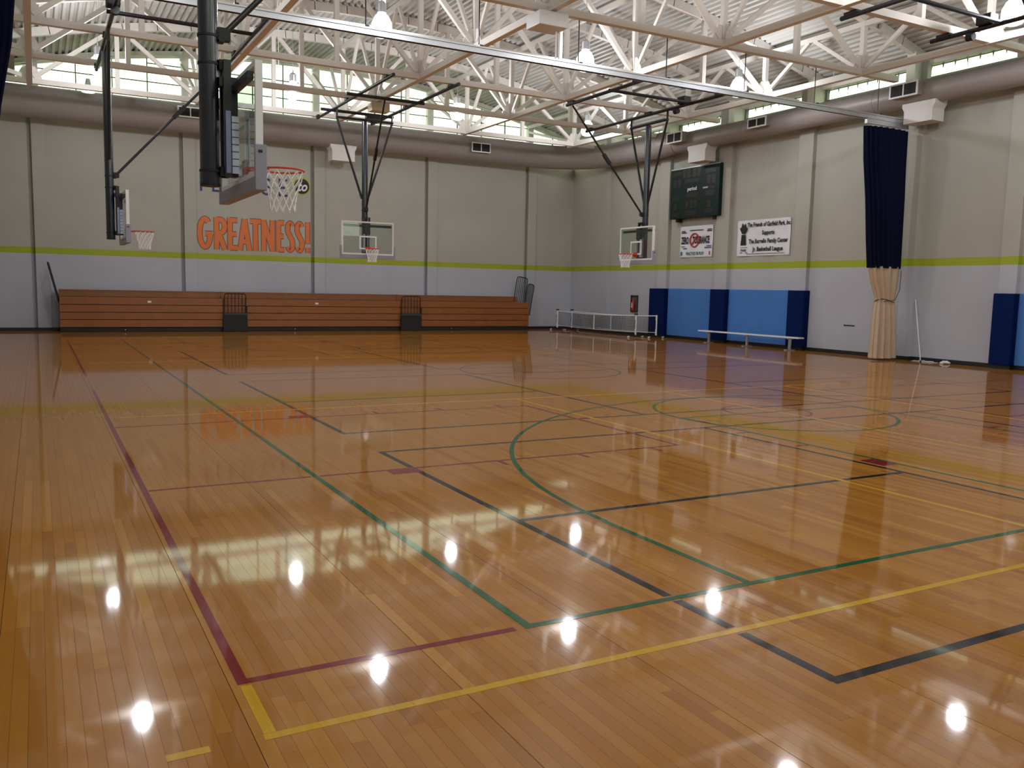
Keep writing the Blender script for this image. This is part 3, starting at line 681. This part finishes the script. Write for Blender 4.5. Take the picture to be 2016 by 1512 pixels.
# ------------------------------------------------------------------ basketball hoops hung from the roof
def net_mb(cx, z0):
    mb = MB(); prof = [(.222, 0), (.205, -.09), (.175, -.18), (.15, -.26), (.14, -.34), (.145, -.43)]
    n = 12
    for s in (1, -1):
        for i in range(n):
            pts = []
            for k, (r, dz) in enumerate(prof):
                a = 2*PI*(i+s*k*.5)/n
                pts.append((cx+r*math.cos(a), r*math.sin(a), z0+dz))
            mb.tube(pts, .0065, 4)
    return mb
def hoop(label, loc, rz, side_, main=False, raised=False):
    """local +x is the way the board faces; origin on the floor under the board face"""
    t = thing('basketball_hoop', label, 'basketball hoop', loc, rz, 'roof hung basketball hoops')
    z0, z1 = 2.86, 3.97
    fr = MB()
    for y0, y1, a, b in ((-.915, .915, z1-.05, z1), (-.915, .915, z0, z0+.05), (-.915, -.865, z0+.05, z1-.05), (.865, .915, z0+.05, z1-.05)): fr.box((-.065, y0, a), (.006, y1, b))
    obj('board_frame', fr, WHITE, t)
    bd = obj('backboard', B((-.012, -.866, z0+.048), (0, .866, z1-.048)), BGLASS, t)
    sq = MB(); zs = 3.04
    for y0, y1, a, b in ((-.305, .305, zs+.40, zs+.45), (-.305, .305, zs, zs+.05), (-.305, -.255, zs+.05, zs+.40), (.255, .305, zs+.05, zs+.40)): sq.box((0.0005, y0, a), (.003, y1, b))
    obj('target_square', sq, WHITE, bd)
    pd = MB().prism([(-.97, 2.72), (.97, 2.72), (.97, 3.16), (.916, 3.16), (.916, 2.858), (-.916, 2.858), (-.916, 3.16), (-.97, 3.16)], lambda u, v, d_: (d_, u, v), -.085, .03)
    p_ = obj('edge_padding', pd, PAD, t, bevel=.01)
    for q in (-1, 1): obj('badge', B((-.055, q*.97-(.004 if q < 0 else 0), 3.08), (-.015, q*.97+(.004 if q > 0 else 0), 3.105)), BLK, p_)
    rim = obj('rim', MB().ring((.42, 0, 3.05), .232, .011, 32, 8), ORANGE, t, smooth=True)
    obj('rim_bracket', MB().box((.003, -.09, 2.97), (.03, .09, 3.12)).beam((.02, -.07, 3.03), (.24, -.14, 3.045), .03, .03).beam((.02, .07, 3.03), (.24, .14, 3.045), .03, .03).box((.02, -.07, 3.03), (.2, .07, 3.05)), ORANGE, rim)
    obj('net', net_mb(.42, 3.035), CORD, t)
    # mast and height adjuster
    mx, mr = -.345, .1
    obj('mast', MB().tube([(mx, 0, 2.84), (mx, 0, 7.3)], mr, 20), NAVYM, t, smooth=True)
    obj('mast_cap', MB().tube([(mx, 0, 2.82), (mx, 0, 2.85)], mr+.004, 20), BLKM, t)
    for z in (2.98, 4.08, 4.36): obj('clamp_band', MB().tube([(mx, 0, z-.012), (mx, 0, z+.012)], mr+.01, 20).box((mx+mr, -.06, z-.05), (mx+mr+.06, .06, z+.05)), BLKM, t)
    ad = obj('height_adjuster', MB().box((-.215, -.13, 2.93), (-.14, -.08, 4.12)).box((-.215, .08, 2.93), (-.14, .13, 4.12)).box((-.14, -.1, 3.55), (-.07, .1, 3.95)), BLK, t)
    for q in (-1, 1):
        y0, y1 = sorted((q*.08, q*.13)); obj('scale_strip', B((-.139, y0, 2.96), (-.07, y1, 3.55)), SCALE, ad)
        for k in range(7):
            y0, y1 = sorted((q*.129, q*.132)); obj('scale_tick', B((-.139, y0, 3.03+.075*k), (-.07, y1, 3.038+.075*k)), BLK, ad)
        y0, y1 = sorted((q*.1305, q*.134)); obj('slide_rail', B((-.2, y0, 2.96), (-.15, y1, 3.6)), CHROME, ad)
    obj('top_bar', B((-.13, -.86, 3.79), (-.066, .86, 3.87)), BLK, t, bevel=.006)
    obj('bottom_arm', MB().box((-.25, -.05, 2.93), (-.06, .05, 3.0)).box((-.25, -.07, 3.86), (-.08, .07, 3.95)), BLK, t)
    # roof frame
    zf = 7.66; R = .05
    obj('mast_crosspipe', MB().tube([(mx, -1.0, 7.36), (mx, 1.0, 7.36)], .045, 10), BLK, t, smooth=True)
    for q in (-1, 1):
        obj('side_brace', MB().tube([(mx, q*.97, 7.34), (mx, q*.1, 4.75)], .04, 10), BLK, t, smooth=True)
        obj('hanger', MB().tube([(mx, q*.97, 7.34), (mx+.0, q*.97, zf)], .035, 8), BLK, t)
    if main:
        for y in (-1.0, 1.0):
            obj('frame_pipe', MB().tube([(-2.5, y, zf), (4.95, y, zf)], R, 10), BLK, t, smooth=True)
            for xx in (-2.5+.15, .85, 4.42): obj('clamp', B((xx-.12, y-.07, zf+.02), (xx+.12, y+.07, zf+.08)), BLK, t)
        for xx in (2.15, -.56): obj('cross_pipe', MB().tube([(xx, -1.45, zf-.06), (xx, 1.1, zf-.06)], R, 10), BLK, t, smooth=True)
        bt = (2.1, -.2, zf-.08)
        obj('winch_motor', MB().box((-.66, .1, zf-.2), (-.42, .75, zf-.03)), BLK, t, bevel=.02)
    else:
        obj('frame_pipe', MB().tube([(-.33, -3.75, zf), (-.33, 3.8, zf)], R, 10), BLK, t, smooth=True)
        a, b = sorted((side_*-.3, side_*3.7))
        obj('frame_pipe', MB().tube([(2.7, a, zf), (2.7, b, zf)], R, 10), BLK, t, smooth=True)
        yc = side_*2.1 if main is False else 0
        obj('cross_pipe', MB().tube([(-.45, yc, zf+.02), (2.75, yc, zf+.02)], .045, 10), BLK, t, smooth=True)
        for xx, yy in ((2.7, 0), (2.7, side_*3.42), (-.33, 0), (-.33, side_*3.42), (-.33, -side_*3.5)): obj('clamp', B((xx-.07, yy-.16, zf), (xx+.07, yy+.16, zf+.08)), BLK, t)
        obj('winch_motor', MB().box((-.48, yc-.5, zf+.04), (-.2, yc-.15, zf+.26)), BLKM, t, bevel=.03)
        obj('pulley', MB().tube([(-.33, yc-.75, zf-.12), (-.33, yc-.6, zf-.12)], .09, 12), BLKM, t)
        bt = (2.68, side_*.02, zf-.06)
    at_ = (mx+.16, 0, 4.4)
    m1 = Vector(at_).lerp(Vector(bt), .52)
    obj('fold_brace', MB().tube([at_, bt], .032, 10), BLK, t, smooth=True)
    dirv = (Vector(bt)-Vector(at_)).normalized()
    obj('brace_joint', MB().beam(m1-dirv*.2, m1+dirv*.2, .09, .1), BLKM, t)
    obj('brace_foot', B((mx+.08, -.05, 4.33), (mx+.22, .05, 4.45)), BLKM, t)
    return t
hoop('large near hoop seen from behind, glass board, white frame and full net', (2.0, 9.75, 0), 0, 1)
hoop('small far hoop seen edge-on before the far wall, on the camera side', (2.0, 23.74, 0), 0, -1)
hoop('hoop facing the camera before the bleachers, reflecting a window', (9.89, 28.3, 0), -PI/2, 1, main=True)
hoop('hoop turned sideways before the scoreboard wall, left of the scoreboard', (17.7, 23.74, 0), PI, 1)
hoop('hoop beyond the picture edge whose black roof pipes cross the upper corner', (17.9, 9.75, 0), PI, -1)

# ------------------------------------------------------------------ bleachers
BY = 33.72
ZROWS = [(.17, .42), (.44, .68), (.70, .95), (.97, 1.2)]
def bleacher(label, x0, x1, xt, sign=None):
    t = thing('folded_bleacher', label, 'bleachers', ((x0+x1)/2, BY, 0), 0, 'folded wooden bleachers')
    c = (x0+x1)/2
    obj('kick_plate', B((x0-c, .02, .01), (x1-c, .08, .145)), BLKM, t)
    obj('carcass', B((x0-c+.01, .09, .02), (x1-c-.01, .92, 1.17)), BLKM, t)
    n = 2
    for k, (a, b) in enumerate(ZROWS):
        obj('riser_board', B((x0-c, 0, a), (x1-c, .07, b)), BW, t, bevel=.006)
    obj('seat_board', B((x0-c, .0, 1.2), (x1-c, .3, 1.225)), BW, t)
    obj('backrow_board', B((x0-c, .52, 1.23), (xt-c, .58, 1.47)), BW, t, bevel=.006)
    obj('backrow_seat', B((x0-c, .5, 1.44), (xt-c, .92, 1.475)), BW, t)
    if sign: obj('notice', B((sign-c-.06, -.004, 1.045), (sign-c+.06, 0, 1.115)), WHITE, t)
    obj('bolt', MB().tube([((x1-x0)*-.12, -.0, .08), ((x1-x0)*-.12, .03, .08)], .018, 8), ALU, t)
bleacher('longest folded wooden bleacher with a white notice, at the camera-side end', .67, 6.1, 6.1, 3.55)
bleacher('middle folded wooden bleacher with a white notice, between the two aisle rails', 6.12, 13.2, 13.2, 9.68)
bleacher('folded wooden bleacher without notice, beside the tilted rail panels', 13.22, 19.33, 19.0)
def rail_panel(name, t, wdt, h, nb, r=.016):
    """upright tubular panel in local x-z"""
    rc = .09; pts = [(-wdt/2, 0, 0), (-wdt/2, 0, h-rc), (-wdt/2+rc*.3, 0, h-rc*.3), (-wdt/2+rc, 0, h), (wdt/2-rc, 0, h), (wdt/2-rc*.3, 0, h-rc*.3), (wdt/2, 0, h-rc), (wdt/2, 0, 0)]
    obj('rail_frame', MB().tube(pts, r*1.3, 8), BLKM, t)
    for k in range(1, nb+1): x = -wdt/2+wdt*k/(nb+1); obj('bar', MB().tube([(x, 0, .02), (x, 0, h-.01)], r*.85, 6), BLKM, t)
for x, w_, lab in ((6.53, .78, 'black aisle rail with lower panel, standing before the longest bleacher end'), (13.63, .82, 'black aisle rail with lower panel, second along the bleachers')):
    t = thing('aisle_rail', lab, 'railing', (x, BY-.1, 0), 0, 'aisle rails'); rail_panel('rail', t, w_, 1.42, 5)
    obj('front_panel', B((-w_/2-.02, -.06, .01), (w_/2+.02, .0, .66)), BLKM, t, bevel=.01)
    obj('step_edge', B((-w_/2-.03, -.09, .62), (w_/2+.03, 0, .7)), mat('dark_slate', (50, 54, 62), .4, noise=.1), t)
    for q in (-1, 1): obj('side_post', B((q*(w_/2+.03)-.02, -.05, .0), (q*(w_/2+.03)+.02, .02, .95 if q > 0 else .62)), BLKM, t)
def end_rail(label, x, y, tilt, wdt, h, z, rz):
    t = thing('end_rail', label, 'railing', (x, y, z), 0, 'bleacher end rails'); t.rotation_euler = (0, tilt, rz)
    rail_panel('rail', t, wdt, h, 5); return t
end_rail('taller tilted black rail panel at the bleacher end near the corner', 19.1, 34.25, math.radians(9), .55, 1.16, 1.2, 0)
end_rail('shorter tilted black rail panel overlapping the taller one near the corner', 19.40, 34.05, math.radians(9), .32, 1.4, .66, 0)
end_rail('black rail panel leaning outward at the camera-side bleacher end', .67, 34.1, 0, .6, 1.4, 1.02, math.radians(86)).rotation_euler = (-.22, 0, math.radians(86))

# ------------------------------------------------------------------ wall lettering
def strokes(lines, hw, fn, d0, d1):
    mb = MB()
    for li_, ln_ in enumerate(lines):
        pts = [Vector((p[0], p[1])) for p in ln_]; n = len(pts); L, Rr = [], []
        for i, p in enumerate(pts):
            a = (pts[i]-pts[i-1]).normalized() if i else (pts[1]-pts[0]).normalized()
            b = (pts[i+1]-pts[i]).normalized() if i < n-1 else a
            nn = Vector((-(a+b).y, (a+b).x)); nn = nn.normalized() if nn.length > 1e-4 else Vector((-a.y, a.x))
            k = 1/max(.5, nn.dot(Vector((-a.y, a.x))))
            L.append(p+nn*hw*k); Rr.append(p-nn*hw*k)
        for i in range(n-1): mb.prism([tuple(L[i]), tuple(Rr[i]), tuple(Rr[i+1]), tuple(L[i+1])], fn, d0, d1+.0006*li_)
    return mb
def carc(cx, cy, rx, ry, a0, a1, n=9): return [(cx+rx*math.cos(math.radians(a0+(a1-a0)*i/n)), cy+ry*math.sin(math.radians(a0+(a1-a0)*i/n))) for i in range(n+1)]
def S_(w_, h, s): # S curve
    return [carc(w_/2, h*.745, w_/2-s, h*.255-s, 25, 250, 9)+carc(w_/2, h*.265, w_/2-s, h*.265-s, 75, -155, 10)]
def glyph(c, w_, h, s):
    if c == 'G': return [carc(w_/2, h*.5, w_/2-s, h*.5-s, 48, 325, 14)+[(w_-s, h*.48)], [(w_*.5, h*.48), (w_, h*.48)]]
    if c == 'R': return [[(s, 0), (s, h)], [(s, h-s), (w_*.45, h-s)]+carc(w_*.45, h*.72, w_*.55-s, h*.28-s, 80, -80, 7)+[(s, h*.44+s)], [(w_*.4, h*.46), (w_-s, 0)]]
    if c == 'E': return [[(s, 0), (s, h)], [(s, h-s), (w_, h-s)], [(s, h*.5), (w_*.9, h*.5)], [(s, s), (w_, s)]]
    if c == 'A': return [[(s*.8, 0), (w_*.5, h-.02)], [(w_-s*.8, 0), (w_*.5, h-.02)], [(w_*.25, h*.28), (w_*.75, h*.28)]]
    if c == 'T': return [[(0, h-s), (w_, h-s)], [(w_/2, 0), (w_/2, h)]]
    if c == 'N': return [[(s, 0), (s, h)], [(w_-s, 0), (w_-s, h)], [(s, h-s*.6), (w_-s, s*.6)]]
    if c == 'S': return S_(w_, h, s)
    if c == '!': return [[(w_/2, h*.28), (w_/2, h)], [(w_/2, 0), (w_/2, h*.17)]]
    if c == 'P': return [[(s, 0), (s, h)], [(s, h-s), (w_*.4, h-s)]+carc(w_*.4, h*.72, w_*.6-s, h*.28-s, 80, -80, 7)+[(s, h*.44+s)]]
    if c == 'L': return [[(s, 0), (s, h)], [(s, s), (w_, s)]]
    if c == 'D': return [[(s, 0), (s, h)], [(s, h-s), (w_*.35, h-s)]+carc(w_*.35, h*.5, w_*.65-s, h*.5-s, 85, -85, 8)+[(s, s)]]
YW = YF-.001
t = thing('wall_lettering', 'large orange word GREATNESS! painted on the far wall', 'lettering', (7.55, YF, 3.08))
spans = [('G', 228, 395), ('R', 410, 550), ('E', 555, 665), ('A', 668, 815), ('T', 800, 925), ('N', 930, 1080), ('E', 1098, 1195), ('S', 1205, 1315), ('S', 1315, 1425), ('!', 1435, 1497)]
for c, a, b in spans:
    xa = 5.40+(a-228)/1269*4.33; xb = 5.40+(b-228)/1269*4.33; w_ = xb-xa; h = 1.23; s = .088 if c != '!' else .085
    if c == '!': s = w_*.38
    g = glyph(c, w_, h, s)
    f = lambda u, v, d_, xa=xa: (xa+u-7.55, -d_, v)
    o = obj('letter', strokes(g, s, f, .001, .006), LORANGE, t)
    obj('letter_outline', strokes([[(p[0], p[1]) for p in l] for l in g], s+.022, f, .0005, .003), LBROWN, o)
t = thing('wall_lettering', 'thin navy word painted above the orange word on the far wall', 'lettering', (7.0, YF, 5.25))
for c, xa, w_ in (('P', 5.53, .34), ('L', 5.97, .3), ('E', 6.45, .32), ('D', 6.95, .42), ('G', 7.75, .5), ('E', 8.48, .34)):
    obj('letter', strokes(glyph(c, w_, .68, .04), .04, lambda u, v, d_, xa=xa: (xa+u-7.0, -d_, v), .001, .005), LNAVY, t)
t = thing('wall_lettering', 'black round wall badge with lime rim and white word to', 'lettering', (9.4, YF, 5.7))
def disc(r, d0, d1, n=32): return MB().prism([(r*math.cos(2*PI*i/n), r*math.sin(2*PI*i/n)) for i in range(n)], lambda u, v, d_: (u, -d_, v), d0, d1)
obj('lime_rim', disc(.35, .0005, .003), LIME, t); obj('black_disc', disc(.30, .001, .005), INK, t)
def put_text(par, body, size, fn_loc, rot, m, sx=1, bold=0, shear=0, name='lettering'):
    me = text_mesh(body, size, sx, bold, shear); me.materials.append(m)
    o = bpy.data.objects.new(name, me); COL.objects.link(o); o.parent = par; o.location = fn_loc; o.rotation_euler = rot; return o
put_text(t, 'to', .52, (0.0, -.007, -.02), (PI/2, 0, 0), WHITE, .85, .012, .3)

# ------------------------------------------------------------------ scoreboard and banners on the right wall
RW = (PI/2, 0, -PI/2)      # text on the right wall, read from the hall
SBX, SY0, SY1, SZ0, SZ1 = 21.88, 24.47, 27.22, 4.65, 6.54
t = thing('scoreboard', 'dark green electronic scoreboard with unlit digits above the banner', 'scoreboard', (SBX, (SY0+SY1)/2, SZ0))
W_, H_ = SY1-SY0, SZ1-SZ0
obj('case', B((0, -W_/2, 0), (XR-SBX-.01, W_/2, H_)), GREENB, t, bevel=.015)
obj('trim_rail', B((-.012, -W_/2, H_-.03), (.02, W_/2, H_+.012)), ALU, t)
obj('wall_bracket', MB().box((.1, -W_/2+.25, -.12), (XR-SBX-.01, -W_/2+.4, 0.0)).box((.1, W_/2-.4, -.12), (XR-SBX-.01, W_/2-.25, .0)), BLKM, t)
def sb(u0, u1, v0, v1, m, name, d=.006): # u from the viewer's left, v from the bottom, fractions
    return obj(name, B((-d, W_/2-u1*W_, v0*H_), (.002, W_/2-u0*W_, v1*H_)), m, t)
def digit(u, v, du=.075, dv=.15):
    o = sb(u, u+du, v, v+dv, GREEND, 'digit_window', .004); mb = MB(); y0 = W_/2-(u+du*.12)*W_; y1 = W_/2-(u+du*.88)*W_; z0 = (v+dv*.08)*H_; z1 = (v+dv*.92)*H_; zm = (z0+z1)/2; s = .022
    for a, b in ((z0, z0+s), (zm-s/2, zm+s/2), (z1-s, z1)): mb.box((-.008, y1+s, a), (-.004, y0-s, b))
    for ya in (y0-s, y1):
        for a, b in ((z0+s, zm-s), (zm+s, z1-s)): mb.box((-.008, ya, a), (-.004, ya+s, b))
    obj('segments', mb, AMBER, o)
for u in (.25, .34, .46, .55): digit(u, .80, .075, .17)
for u in (.06, .15): digit(u, .63, .075, .16)
for u in (.76, .85): digit(u, .63, .075, .16)
for u in (.33, .43, .51): digit(u, .19, .065, .15)
digit(.08, .17, .07, .14); digit(.78, .17, .07, .14)
for a in ((.03, .23, .86, .94), (.72, .93, .84, .93), (.3, .6, .70, .77), (.34, .58, .40, .5), (.04, .2, .37, .46), (.74, .92, .4, .5), (.05, .19, .04, .13), (.33, .56, .05, .15), (.72, .9, .06, .15), (.8, .92, .53, .58)): sb(*a, GREEND, 'caption_panel', .004)
put_text(t, 'period', .2, (-.008, W_/2-.46*W_, .57*H_), RW, WHITE, 1, .004)
sb(.68, .78, .545, .575, mat('faded_white', (170, 176, 172), .6, noise=.2), 'caption_mark', .007)
def banner(label, y0, y1, z0, z1):
    t = thing('banner', label, 'banner', (XR-.03, (y0+y1)/2, z0)); W, H = y1-y0, z1-z0; mb = MB(); n, m_ = 24, 10; vs = []
    for j in range(m_+1):
        for i in range(n+1): vs.append((-.012*math.sin(i*.55+j*.2)-.008*math.sin(j*.8), W/2-W*i/n, H*j/m_-.035*math.sin(PI*i/n)*(1-j/m_)*0))
    k = len(vs); vs += [(v[0]+.006, v[1], v[2]) for v in vs]
    fs = [(j*(n+1)+i, j*(n+1)+i+1, (j+1)*(n+1)+i+1, (j+1)*(n+1)+i) for j in range(m_) for i in range(n)]
    fs += [tuple(k+q for q in reversed(f)) for f in fs]
    ring = [i for i in range(n+1)]+[j*(n+1)+n for j in range(1, m_+1)]+[m_*(n+1)+i for i in range(n-1, -1, -1)]+[j*(n+1) for j in range(m_-1, 0, -1)]
    fs += [(ring[a], ring[(a+1) % len(ring)], k+ring[(a+1) % len(ring)], k+ring[a]) for a in range(len(ring))]
    obj('sheet', MB().add(vs, fs), BANNER, t, smooth=True)
    for a in (-1, 1):
        for b in (.03, H-.03): obj('grommet', MB().ring((-.024, a*(W/2-.03), b), .014, .005, 10, 4, 'x'), ALU, t)
    return t, W, H
t, W, H = banner('white vinyl banner with ZERO TOLERANCE and a red ban ring under the scoreboard', 25.0, 26.86, 3.18, 4.36)
bx_ = -.028
def bt_(body, size, u, v, m, sx=1, bold=0, shear=0): return put_text(t, body, size, (bx_, W/2-u*W, v*H), RW, m, sx, bold, shear)
bt_('ZERO', .36, .16, .53, INK, .46, .014); bt_('TOLERANCE', .36, .655, .53, INK, .46, .014)
obj('ban_ring', MB().ring((bx_-.004, W/2-.46*W, .54*H), .25, .026, 36, 6, 'x').beam((bx_-.004, W/2-.46*W+.17, .54*H-.18), (bx_-.004, W/2-.46*W-.17, .54*H+.18), .045, .02, (1, 0, 0)), INKR, t)
bt_('PRACTICE OR PLAY', .16, .48, .11, INKG, .72, .005)
def bars(lst, m):
    for u0, u1, v0, v1 in lst: obj('fine_print', B((bx_-.001, W/2-u1*W, v0*H), (bx_+.001, W/2-u0*W, v1*H)), m, t)
bars([(.04, .16, .83, .855), (.04, .2, .78, .81), (.3, .72, .845, .87), (.84, .98, .85, .875), (.83, .98, .80, .83)], INK)
bars([(.05, .16, .33, .355), (.11, .23, .265, .3), (.82, .98, .335, .36), (.77, .98, .275, .31)], INKB)
bars([(.03, .09, .06, .18)], INKB); bars([(.91, .94, .06, .17)], INKR)
t, W, H = banner('white vinyl banner naming the Friends and a Jr. Basketball League', 21.2, 23.7, 3.15, 4.4)
bt_('The Friends of Garfield Park, Inc.', .2, .6, .86, INK, .76, .007, .15); bt_('Supports', .2, .6, .63, INK, .8, .007)
bt_('The Burrello Family Center', .2, .6, .40, INK, .82, .007); bt_('Jr. Basketball League', .2, .6, .18, INK, .85, .007)
bars([(.2, .92, .05, .062)], INK)
vz = [(-.14, .33), (.14, .33), (.1, .70), (-.1, .70)]
obj('logo', MB().prism([(W/2-.13*W-u, .05+v) for u, v in vz], lambda a, b, d_: (bx_-d_, a, b), 0, .002), INK, t)
leaf = [(-.08, .73), (.08, .73), (.14, .82), (.2, .92), (.12, .96), (.08, 1.1), (0, 1.02), (-.08, 1.12), (-.12, .97), (-.2, .92), (-.14, .82)]
obj('logo', MB().prism([(W/2-.13*W-u, .05+v) for u, v in leaf], lambda a, b, d_: (bx_-d_, a, b), 0, .002), INK, t)
bt_('PARK', .13, .14, .155, INK, .9, .003); bars([(.07, .22, .235, .245), (.07, .12, .085, .1), (.17, .22, .085, .1)], INK)

# ------------------------------------------------------------------ wall pads, bench, nets, small wall items
def pad(label, y0, y1, m, dep, group=None, x=XR):
    t = thing('wall_pad', label, 'wall pad', (x, (y0+y1)/2, .11), 0, group)
    h = (y1-y0)/2; obj('cushion', B((-dep, -h, .0), (-.005, h, 1.85)), m, t, bevel=.02)
    if x == XR: obj('backing_board', B((-.02, -h, -.003), (-.001, h, 1.855)), m, t)
    else:
        for a_ in (-1, 1): obj('side_cushion', B((-.01, a_*h-(.028 if a_ > 0 else 0), 0), (.155, a_*h+(.028 if a_ < 0 else 0), 1.85)), m, t)
pad('wide light blue wall pad next to the extinguisher cabinet', 24.78, 27.45, SKYB, .07)
pad('wide light blue wall pad behind the bench', 20.98, 23.98, SKYB, .07)
pad('light blue wall pad at the far picture edge', 10.35, 13.3, SKYB, .07)
for y0, y1, lab in ((27.47, 28.42, 'navy pilaster pad beside the extinguisher cabinet'), (24.0, 24.77, 'navy pilaster pad between the two light blue pads'), (20.25, 20.96, 'navy pilaster pad at the bench end toward the curtain'), (13.3, 13.87, 'navy pilaster pad at the picture edge beyond the curtain')):
    pad(lab, y0, y1, NAVY, .1, 'navy pilaster pads', XR-.16)
t = thing('bench', 'long white bench on three pedestals before the blue pads', 'bench', (21.62, 22.4, 0))
obj('seat_plank', B((-.14, -2.42, .4), (.14, 2.42, .445)), WHITE, t, bevel=.008)
for y in (-1.95, 0.0, 1.95):
    l = obj('leg', B((-.03, y-.04, .03), (.03, y+.04, .4)), ALU, t); obj('foot', B((-.2, y-.05, 0), (.2, y+.05, .03)), ALU, l); obj('top_bracket', B((-.13, y-.04, .37), (.13, y+.04, .4)), ALU, l)
def pnet(label, x, y0, y1, capfar):
    t = thing('portable_net', label, 'net', (x, (y0+y1)/2, 0), 0, 'portable court nets'); h = (y1-y0)/2
    for s in (-1, 1):
        p = obj('post', MB().tube([(0, s*h, .1), (0, s*h, .91)], .035, 10), WHITE, t)
        if not (s < 0 and capfar): obj('cap', B((-.05, s*h-.06, .9), (.05, s*h+.06, .95)), BLKM, p)
        obj('sticker', B((-.04, s*h-.012, .35), (-.034, s*h+.012, .7)), BLKM, p)
        obj('base_leg', B((-.38, s*h-.03, .07), (.38, s*h+.03, .12)), BLKM, t)
        for q in (-.34, .34): obj('caster', MB().tube([(q-.025, s*h, .045), (q+.025, s*h, .045)], .045, 12), WHITE, t)
    obj('base_rail', B((-.025, -h, .085), (.025, h, .115)), BLKM, t)
    def sag(u): return .06*(1-u*u)
    n = 20; ys = [-h+.04+(2*h-.08)*i/n for i in range(n+1)]
    top = [(0, y, .88-sag(y/h)) for y in ys]; bot = [(0, y, .22-.5*sag(y/h)) for y in ys]
    obj('top_tape', MB().tube(top, .022, 6), WHITE, t); obj('bottom_tape', MB().tube(bot, .012, 6), WHITE, t)
    for u in (0,): y = u*h; obj('centre_strap', B((-.008, y-.03, .22-.5*sag(u)), (.008, y+.03, .88-sag(u))), WHITE, t)
    mb = MB(); k = int(2*h/.09)
    for i in range(k):
        y = -h+.05+.09*i; u = y/h; mb.box((-.003, y-.003, .22-.5*sag(u)), (.003, y+.003, .88-sag(u)))
    for zf_ in [(.1*i) for i in range(1, 10)]:
        for i in range(n): 
            a = Vector(bot[i]).lerp(Vector(top[i]), zf_); b = Vector(bot[i+1]).lerp(Vector(top[i+1]), zf_); mb.beam(a, b, .006, .006)
    o = obj('netting', mb, NETB, t)
pnet('portable white court net standing nearer the hall, ending beside the cabinet', 20.75, 27.66, 33.55, False)
pnet('portable white court net standing nearer the wall, ending before the navy pad', 21.36, 27.14, 33.3, True)
t = thing('extinguisher_cabinet', 'bronze wall cabinet with a red fire extinguisher beside the navy pad', 'cabinet', (XR, 29.72, .95))
obj('frame', MB().box((-.05, -.24, 0), (-.001, -.19, .71)).box((-.05, .19, 0), (-.001, .24, .71)).box((-.05, -.19, 0), (-.001, .19, .05)).box((-.05, -.19, .66), (-.001, .19, .71)), BRONZE, t)
obj('back_panel', B((-.006, -.19, .05), (-.001, .19, .66)), mat('cabinet_grey', (96, 92, 90), .5, noise=.1), t)
obj('extinguisher', MB().lathe([(.0, .06), (.07, .07), (.07, .42), (.03, .5), (.02, .56)], 12, (-.08, 0, 0)), REDX, t, smooth=True); obj('label_sheet', B((-.154, -.03, .18), (-.15, .03, .4)), WHITE, t)
t = thing('switch_box', 'small dark switch box on the wall above the portable nets', 'switch', (XR, 31.72, 1.2)); obj('plate', B((-.03, -.06, -.08), (-.001, .06, .08)), BRONZE, t); obj('toggle', B((-.05, -.012, -.02), (-.03, .012, .03)), BLKM, t)
t = thing('wall_slot', 'short black slot bar on the pale wall between pads and curtain', 'bar', (XR, 18.6, .9)); obj('bar', B((-.02, -.19, -.015), (-.001, .19, .015)), BLKM, t); obj('end_stop', B((-.03, .17, -.02), (-.001, .2, .02)), BLKM, t)
t = thing('leaning_pole', 'thin white pole leaning against the wall beside the curtain', 'pole', (22.0, 15.75, .0)); obj('tube', MB().tube([(-.2, 0, .01), (.18, .58, 1.75)], .014, 8), WHITE, t); obj('end_cap', MB().tube([(-.203, -.005, 0), (-.195, .007, .05)], .02, 8), BLKM, t)
mb = MB(); random.seed(3)
vs = [(random.uniform(-.07, .07)+.0, -.42+.84*i/14+random.uniform(-.02, .02), random.uniform(.01, .05)) for i in range(15)]+[(random.uniform(-.16, -.08), -.42+.84*i/14, .004) for i in range(15)]+[(random.uniform(.05, .1), -.42+.84*i/14, .004) for i in range(15)]
mb.add(vs, [(i, i+1, i+16, i+15) for i in range(14)]+[(i, i+30, i+31, i+1) for i in range(14)])
o = obj('plastic_wrap', mb, mat('clear_plastic', (196, 194, 200), .2, noise=.1), loc=(22.0, 15.7, 0)); tag(o, 'crumpled strip of pale plastic lying along the wall beside the curtain', 'plastic')
random.seed(5); mb = MB().lathe([(.02, .0), (.1, .01), (.12, .04), (.06, .08)], 9); mb.v = [(x*random.uniform(.7, 1.3), y*random.uniform(.8, 1.7), z*random.uniform(.7, 1.2)) for x, y, z in mb.v]
o = obj('crumpled_bag', mb, WHITE, loc=(21.95, 15.1, 0)); tag(o, 'small crumpled white bag on the floor by the wall', 'bag')

# ------------------------------------------------------------------ outside
struct('ground', B((-120, -140, -.6), (140, 140, -.25)), GROUND, 'open ground outside the hall')
def tree(label, x, y, h):
    t = thing('bare_tree', label, 'tree', (x, y, -.25)); rng = random.Random(x)
    obj('trunk', MB().tube([(0, 0, 0), (.1, 0, h*.4), (-.1, .1, h)], .2, 8, rads=[.25, .18, .05]), BARK, t)
    for k in range(9):
        z = h*(.35+.06*k); a = rng.uniform(0, 2*PI); l = h*.35
        obj('branch', MB().tube([(0, 0, z), (l*.5*math.cos(a), l*.5*math.sin(a), z+l*.35), (l*math.cos(a), l*math.sin(a), z+l*.8)], .05, 6, rads=[.08, .05, .015]), BARK, t)
tree('bare tree outside the upper window behind the camera', 24.0, -12, 10); tree('second bare tree outside the window behind the camera', 27.5, -17, 11)
